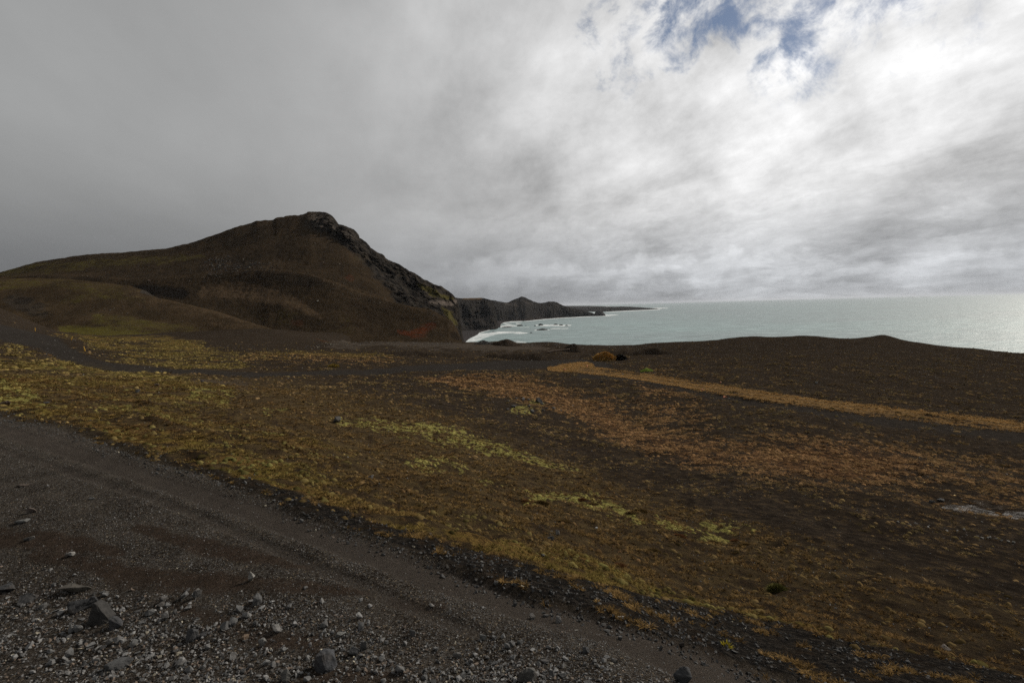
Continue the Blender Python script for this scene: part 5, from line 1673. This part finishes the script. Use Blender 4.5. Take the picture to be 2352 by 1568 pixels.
# dark banks beside the track
def bank(name, pts, hpx, label, seed):
    """low ridge of dark scoria along a line of photograph positions"""
    P_ = [on_ground(u, v, 60) for u, v in pts]
    c = np.array([q_[0] for q_ in P_])
    Y = np.mean([q_[1] for q_ in P_])
    t0 = np.linspace(0, len(c) - 1, 160)
    k = np.clip(t0.astype(int), 0, len(c) - 2)
    f = (t0 - k)[:, None]
    L = c[k] * (1 - f) + c[k + 1] * f
    Hh = hpx / 1176 * Y
    prof = np.linspace(-1, 1, 26)
    end = np.clip(np.minimum(t0, len(c) - 1 - t0) / 0.5, 0, 1) ** 0.7
    X = L[:, 0][:, None] + 0 * prof[None]
    Yy = L[:, 1][:, None] + 1.0 + prof[None] * (2.2 * Hh + 0.8)
    nz_ = fbm(xyz(X / 3.0 + seed, Yy / 3.0), 4)
    hh = Hh * (np.cos(prof * np.pi / 2) ** 1.1)[None] * end[:, None] * (1 + 1.1 * fbm(xyz(X / 9 + seed, Yy * 0), 3)) + 0.25 * nz_ * end[:, None]
    g_ = ground_z(X.ravel(), Yy.ravel()).reshape(X.shape)
    V = np.stack([X, Yy, g_ + hh - 0.12], -1)
    n_ = fbm(V / 2.5, 3).ravel()
    at = {'col': np.array([0.026, 0.021, 0.018])[None] * (1 + 0.5 * n_)[:, None]}
    o = mesh_np(name, V.reshape(-1, 3), grid_faces(160, 26), M_ground, at)
    return tag(o, label, kind='structure')


bank("earth_bank", [(880, 812), (960, 817), (1040, 819), (1100, 817)], 9, None, 3)
bank("earth_bank", [(1110, 820), (1170, 824), (1240, 826), (1330, 824)], 12, None, 8)
bank("earth_bank", [(1330, 822), (1400, 815), (1480, 812), (1560, 810)], 10, None, 13)


def tuft_heap(name, u, v, wpx, hpx, label, cat, colr, n, seed, blade=0.35, ymin=60, shapes=None):
    p_, Y = on_ground(u, v, ymin)
    rgq = np.random.RandomState(seed)
    Wd, Hh = wpx / 1176 * Y, hpx / 1176 * Y
    a_ = rgq.rand(n) * 2 * np.pi
    q_ = rgq.rand(n) ** 0.55
    x_, y_ = q_ * np.cos(a_) * Wd / 2, q_ * np.sin(a_) * Wd / 3.2
    z_ = Hh * 0.78 * np.cos(q_ * np.pi / 2) ** 1.2 * (1 + 0.3 * perlin(xyz(x_ + seed, y_))) - 0.05
    c_ = np.array(colr)[None] * (0.6 + 0.8 * rgq.rand(n))[:, None]
    o = scatter(name, shapes or TUFTS, np.stack([x_, y_, z_], 1), blade * (0.7 + 0.6 * rgq.rand(n)), c_, M_leaf, seed, 0.3, 0.5, kind=None)
    o.location = (p_[0], p_[1] + Wd / 5, p_[2])
    # the soil inside
    return tag(o, label, cat)


tuft_heap("grass_mound", 1390, 828, 48, 15, "golden dry grass mound beside the dark bush above the orange track", "grass mound", (0.42, 0.25, 0.080), 1100, 61, 1.05)
tuft_heap("bush", 1424, 827, 32, 8, "low black leafless bush right of the golden grass mound", "bush", (0.020, 0.018, 0.015), 420, 62, 0.85)
tuft_heap("moss_clump", 1487, 853, 30, 7, "small bright green clump on the dark sand above the orange track", "plant", (0.13, 0.17, 0.03), 300, 63, 0.4, shapes=CUSH)
tuft_heap("grass_clump", 764, 843, 26, 5, "small golden grass clump above the dark track in the left half", "plant", (0.24, 0.17, 0.04), 260, 64, 0.35)
tuft_heap("grass_clump", 1788, 1358, 34, 10, "rounded green grass-topped hummock on the dark lower right slope", "plant", (0.105, 0.098, 0.032), 420, 65, 0.07, ymin=3)
tuft_heap("yellow_plant", 1667, 1484, 11, 11, "bright yellow-green plant sprouting from the black verge", "plant", (0.34, 0.28, 0.03), 34, 66, 0.05, ymin=3)

# heather hummocks in the bright moss
HUM = [(1338, 1146, 34, 8), (1365, 1156, 32, 8), (1240, 1152, 36, 12), (1205, 1150, 30, 9), (1450, 1176, 28, 9), (1470, 1170, 32, 9), (1560, 1228, 30, 9), (1640, 1242, 26, 8), (1715, 1248, 26, 8), (1690, 1238, 20, 6), (1290, 1135 + 60, 36, 10), (1500, 1262, 34, 9), (1420, 1296, 30, 9)]
for k, (u, v, wv_, hv_) in enumerate(HUM):
    tuft_heap("heather_hummock", u, v + 5, wv_ * 1.15, hv_ * 0.8, "rounded dark brown heather hummock in and around the bright green moss mounds", "heather", (0.085, 0.055, 0.022) if k % 3 else (0.11, 0.05, 0.022), 260, 900 + k, 0.045, ymin=3, shapes=LOWT)["group"] = "heather hummocks by the bright moss"

# ------------------------------------------------------------------ boulders on the mountain side
dg = bpy.context.evaluated_depsgraph_get()


def hit_far(u, v, names=("mountain", "hill")):
    d_ = ray(u, v)
    dn = Vector(d_).normalized()
    ok, loc, nrm, idx, ob, mw = scene.ray_cast(dg, Vector((0, 0, EYE)) + dn * 235, dn)
    return loc if ok and ob.name in names else None


bpy.context.view_layer.update()
dg = bpy.context.evaluated_depsgraph_get()
rgb = np.random.RandomState(15)
pts, szs = [], []
for (cu, cv, ru, rv, n_, sa) in [(500, 598, 28, 8, 90, 1.4), (545, 612, 75, 11, 420, 1.15), (500, 625, 40, 10, 120, 0.9), (600, 608, 50, 9, 120, 0.8), (590, 668, 60, 12, 120, 0.5), (455, 640, 50, 6, 40, 0.8), (620, 540, 60, 16, 60, 0.8), (260, 634, 100, 4, 80, 0.6), (250, 712, 90, 14, 60, 0.7),
                                 (800, 655, 60, 22, 40, 0.8), (850, 690, 70, 18, 50, 0.8), (1000, 722, 30, 8, 60, 0.6), (740, 545, 60, 25, 90, 0.8), (430, 730, 90, 22, 60, 0.45), (700, 700, 200, 50, 100, 0.5), (350, 560 + 60, 150, 20, 60, 0.6)]:
    for _ in range(n_):
        u, v = cu + ru * rgb.normal() * 0.6, cv + rv * rgb.normal() * 0.6
        L = hit_far(u, v)
        if L is not None:
            pts.append(L[:])
            szs.append(sa * (0.5 + 1.1 * rgb.rand() ** 2))
pts = np.array(pts)
szs = np.array(szs)
scatter("scree_rubble", SMALL, pts, szs * 1.35, 0.62 * stone_colors(len(pts), rgb, 0.6, 0.05, 0.06, 0.14), M_farstone, 41, 0.5, 0.3)
print("scree", len(pts))
for k, (u, v, wpx, lab, c) in enumerate([(730, 692, 5, "white boulder alone on the smooth brown shoulder of the mountain", (0.40, 0.38, 0.32)), (343, 647, 9, "brown block at the foot of the long green ridge", (0.10, 0.07, 0.05)), (288, 644, 6, "smaller brown block left of the one at the ridge foot", (0.10, 0.07, 0.05)),
                                     (742, 603, 4, "pale stone high on the dark mountain flank", (0.17, 0.14, 0.11)), (780, 607, 4, "pale stone near the rim of the dark sea face", (0.2, 0.16, 0.12))]):
    L = hit_far(u, v)
    if L is None:
        continue
    V, F = hull_rock(950 + k, 13, 1, 0.04, 1.1, 0.9, 0.9)
    s_ = wpx / 1176 * L[1]
    o = mesh_np("boulder", V * s_, F, M_farstone, {'col': np.tile(np.array(c), (len(V), 1))}, smooth=False)
    o.location = (L[0], L[1], L[2] + 0.25 * s_)
    tag(o, lab, "boulder")

# ------------------------------------------------------------------ rocks in the sea
for k, (u, v, wpx, hpx, lab) in enumerate([
        (1194, 748.5, 15, 2.6, "low black sea rock nearest to the dark cliffs"), (1242, 747, 13, 3.2, "humped black sea rock left in the line of surf"), (1276, 746, 11, 2.2, "flat sea rock in the middle of the foaming line"),
        (1289, 747, 11, 2.0, "sea rock just right of the middle one in the foam"), (1301, 748, 8, 1.6, "small sea rock at the right end of the foam line"), (1246, 757.8, 25, 2.8, "largest flat sea rock, standing nearest in the bay"),
        (1164, 751.8, 26, 1.8, "long low reef touching the far beach"), (1220, 764.5, 7, 1.4, "small dark rock in calm water nearest to the viewer"), (1229, 748.6, 5, 1.3, "tiny rock left of the humped sea rock"),
        (1208, 748.3, 4, 1.2, "tiny rock right of the rock by the cliffs"), (1133, 762.0, 6, 1.2, "small rock in the surf streaks off the near cliff"), (1097, 763, 10, 1.6, "low rock where the surf meets the near beach")]):
    Y = at_sea(u, v)
    s_ = 1.0 / 1176 * Y
    rgq = np.random.RandomState(400 + k)
    th_ = np.linspace(0, 2 * np.pi, 49)
    rr_ = np.linspace(0, 1, 14)
    TH, RR = np.meshgrid(th_, rr_)
    wob = 1 + 0.3 * perlin(xyz(np.cos(TH) * 1.6 + k, np.sin(TH) * 1.6))
    X, Yy = RR * np.cos(TH) * wob * wpx * s_ / 2, RR * np.sin(TH) * wob * wpx * s_ / 2.6
    Z = hpx * s_ * (np.clip(1 - RR ** 2.2, 0, 1) ** 0.6) * (1 + 1.1 * fbm(xyz(RR * np.cos(TH) * 3 + 5 * k, RR * np.sin(TH) * 3), 3)) - 0.6 * RR ** 4
    V = np.stack([X, Yy, Z], -1).reshape(-1, 3)
    o = mesh_np("sea_rock", V, grid_faces(14, 49), M_farstone, {'col': np.tile(np.array([0.020, 0.020, 0.021]), (len(V), 1))})
    d_ = ray(u, v)
    o.location = (d_[0] * Y, Y, 0)
    tag(o, lab, "sea rock", "rocks in the bay")

# the stack at the end of the headland
us = [(1364, 721), (1366.5, 716.5), (1371, 713), (1375, 712), (1381, 713.5), (1386, 716), (1390, 720), (1392.5, 724.6)]
Y = at_sea(1380, 725.5)
th_ = np.linspace(0, np.pi * 2, 97)
zz = np.linspace(0, 1, 40)
TH, ZZ = np.meshgrid(th_, zz)
top = 14.0 / 1176 * Y
lft = np.interp(ZZ, [0, 0.35, 0.7, 0.92, 1.0], [-13.5, -13, -11, -7, -1])
rgt = np.interp(ZZ, [0, 0.15, 0.5, 0.8, 0.95, 1.0], [13.5, 13, 10, 6, 2, -1])
cx_, hw = (lft + rgt) / 2, (rgt - lft) / 2
X = (cx_ + hw * np.cos(TH)) * Y / 1176
Yy = hw * np.sin(TH) * Y / 1176 * 0.8
Z = ZZ * top - 2
q_ = np.stack([X, Yy, Z], -1)
nn_ = fbm(q_ / 14.0, 4)
X = X * (1 + 0.18 * nn_)
Yy = Yy * (1 + 0.3 * nn_)
o = mesh_np("sea_stack", np.stack([X, Yy, Z + 2 * perlin(q_ / 6)], -1).reshape(-1, 3), grid_faces(40, 97), M_farstone, {'col': np.tile(np.array([0.024, 0.023, 0.024]), (X.size, 1))})
d_ = ray(1379, 725.5)
o.location = (d_[0] * Y, Y + 15, 0)
tag(o, "dark rounded sea stack at the tip of the distant headland", "sea stack")

# ------------------------------------------------------------------ sea air
HAZE = 1.4e-5
if HAZE:
    bm = bmesh.new()
    bmesh.ops.create_cube(bm, size=1.0)
    bmesh.ops.scale(bm, vec=(150000, 150000, 1), verts=bm.verts)
    for q_ in bm.verts:
        q_.co.z = -95.0 if q_.co.z < 0 else 240.0
        q_.co.y += 30000
    m = bpy.data.materials.new("sea haze")
    m.use_nodes = True
    m.node_tree.nodes.clear()
    T = NT(m.node_tree)
    pv = T.node('ShaderNodeVolumePrincipled')
    pv.inputs['Color'].default_value = (0.86, 0.91, 1.0, 1)
    pv.inputs['Density'].default_value = HAZE
    pv.inputs['Anisotropy'].default_value = 0.2
    out = T.node('ShaderNodeOutputMaterial')
    T.l.new(pv.outputs[0], out.inputs['Volume'])
    o = from_bm("haze", bm, m)
    tag(o, kind='stuff')
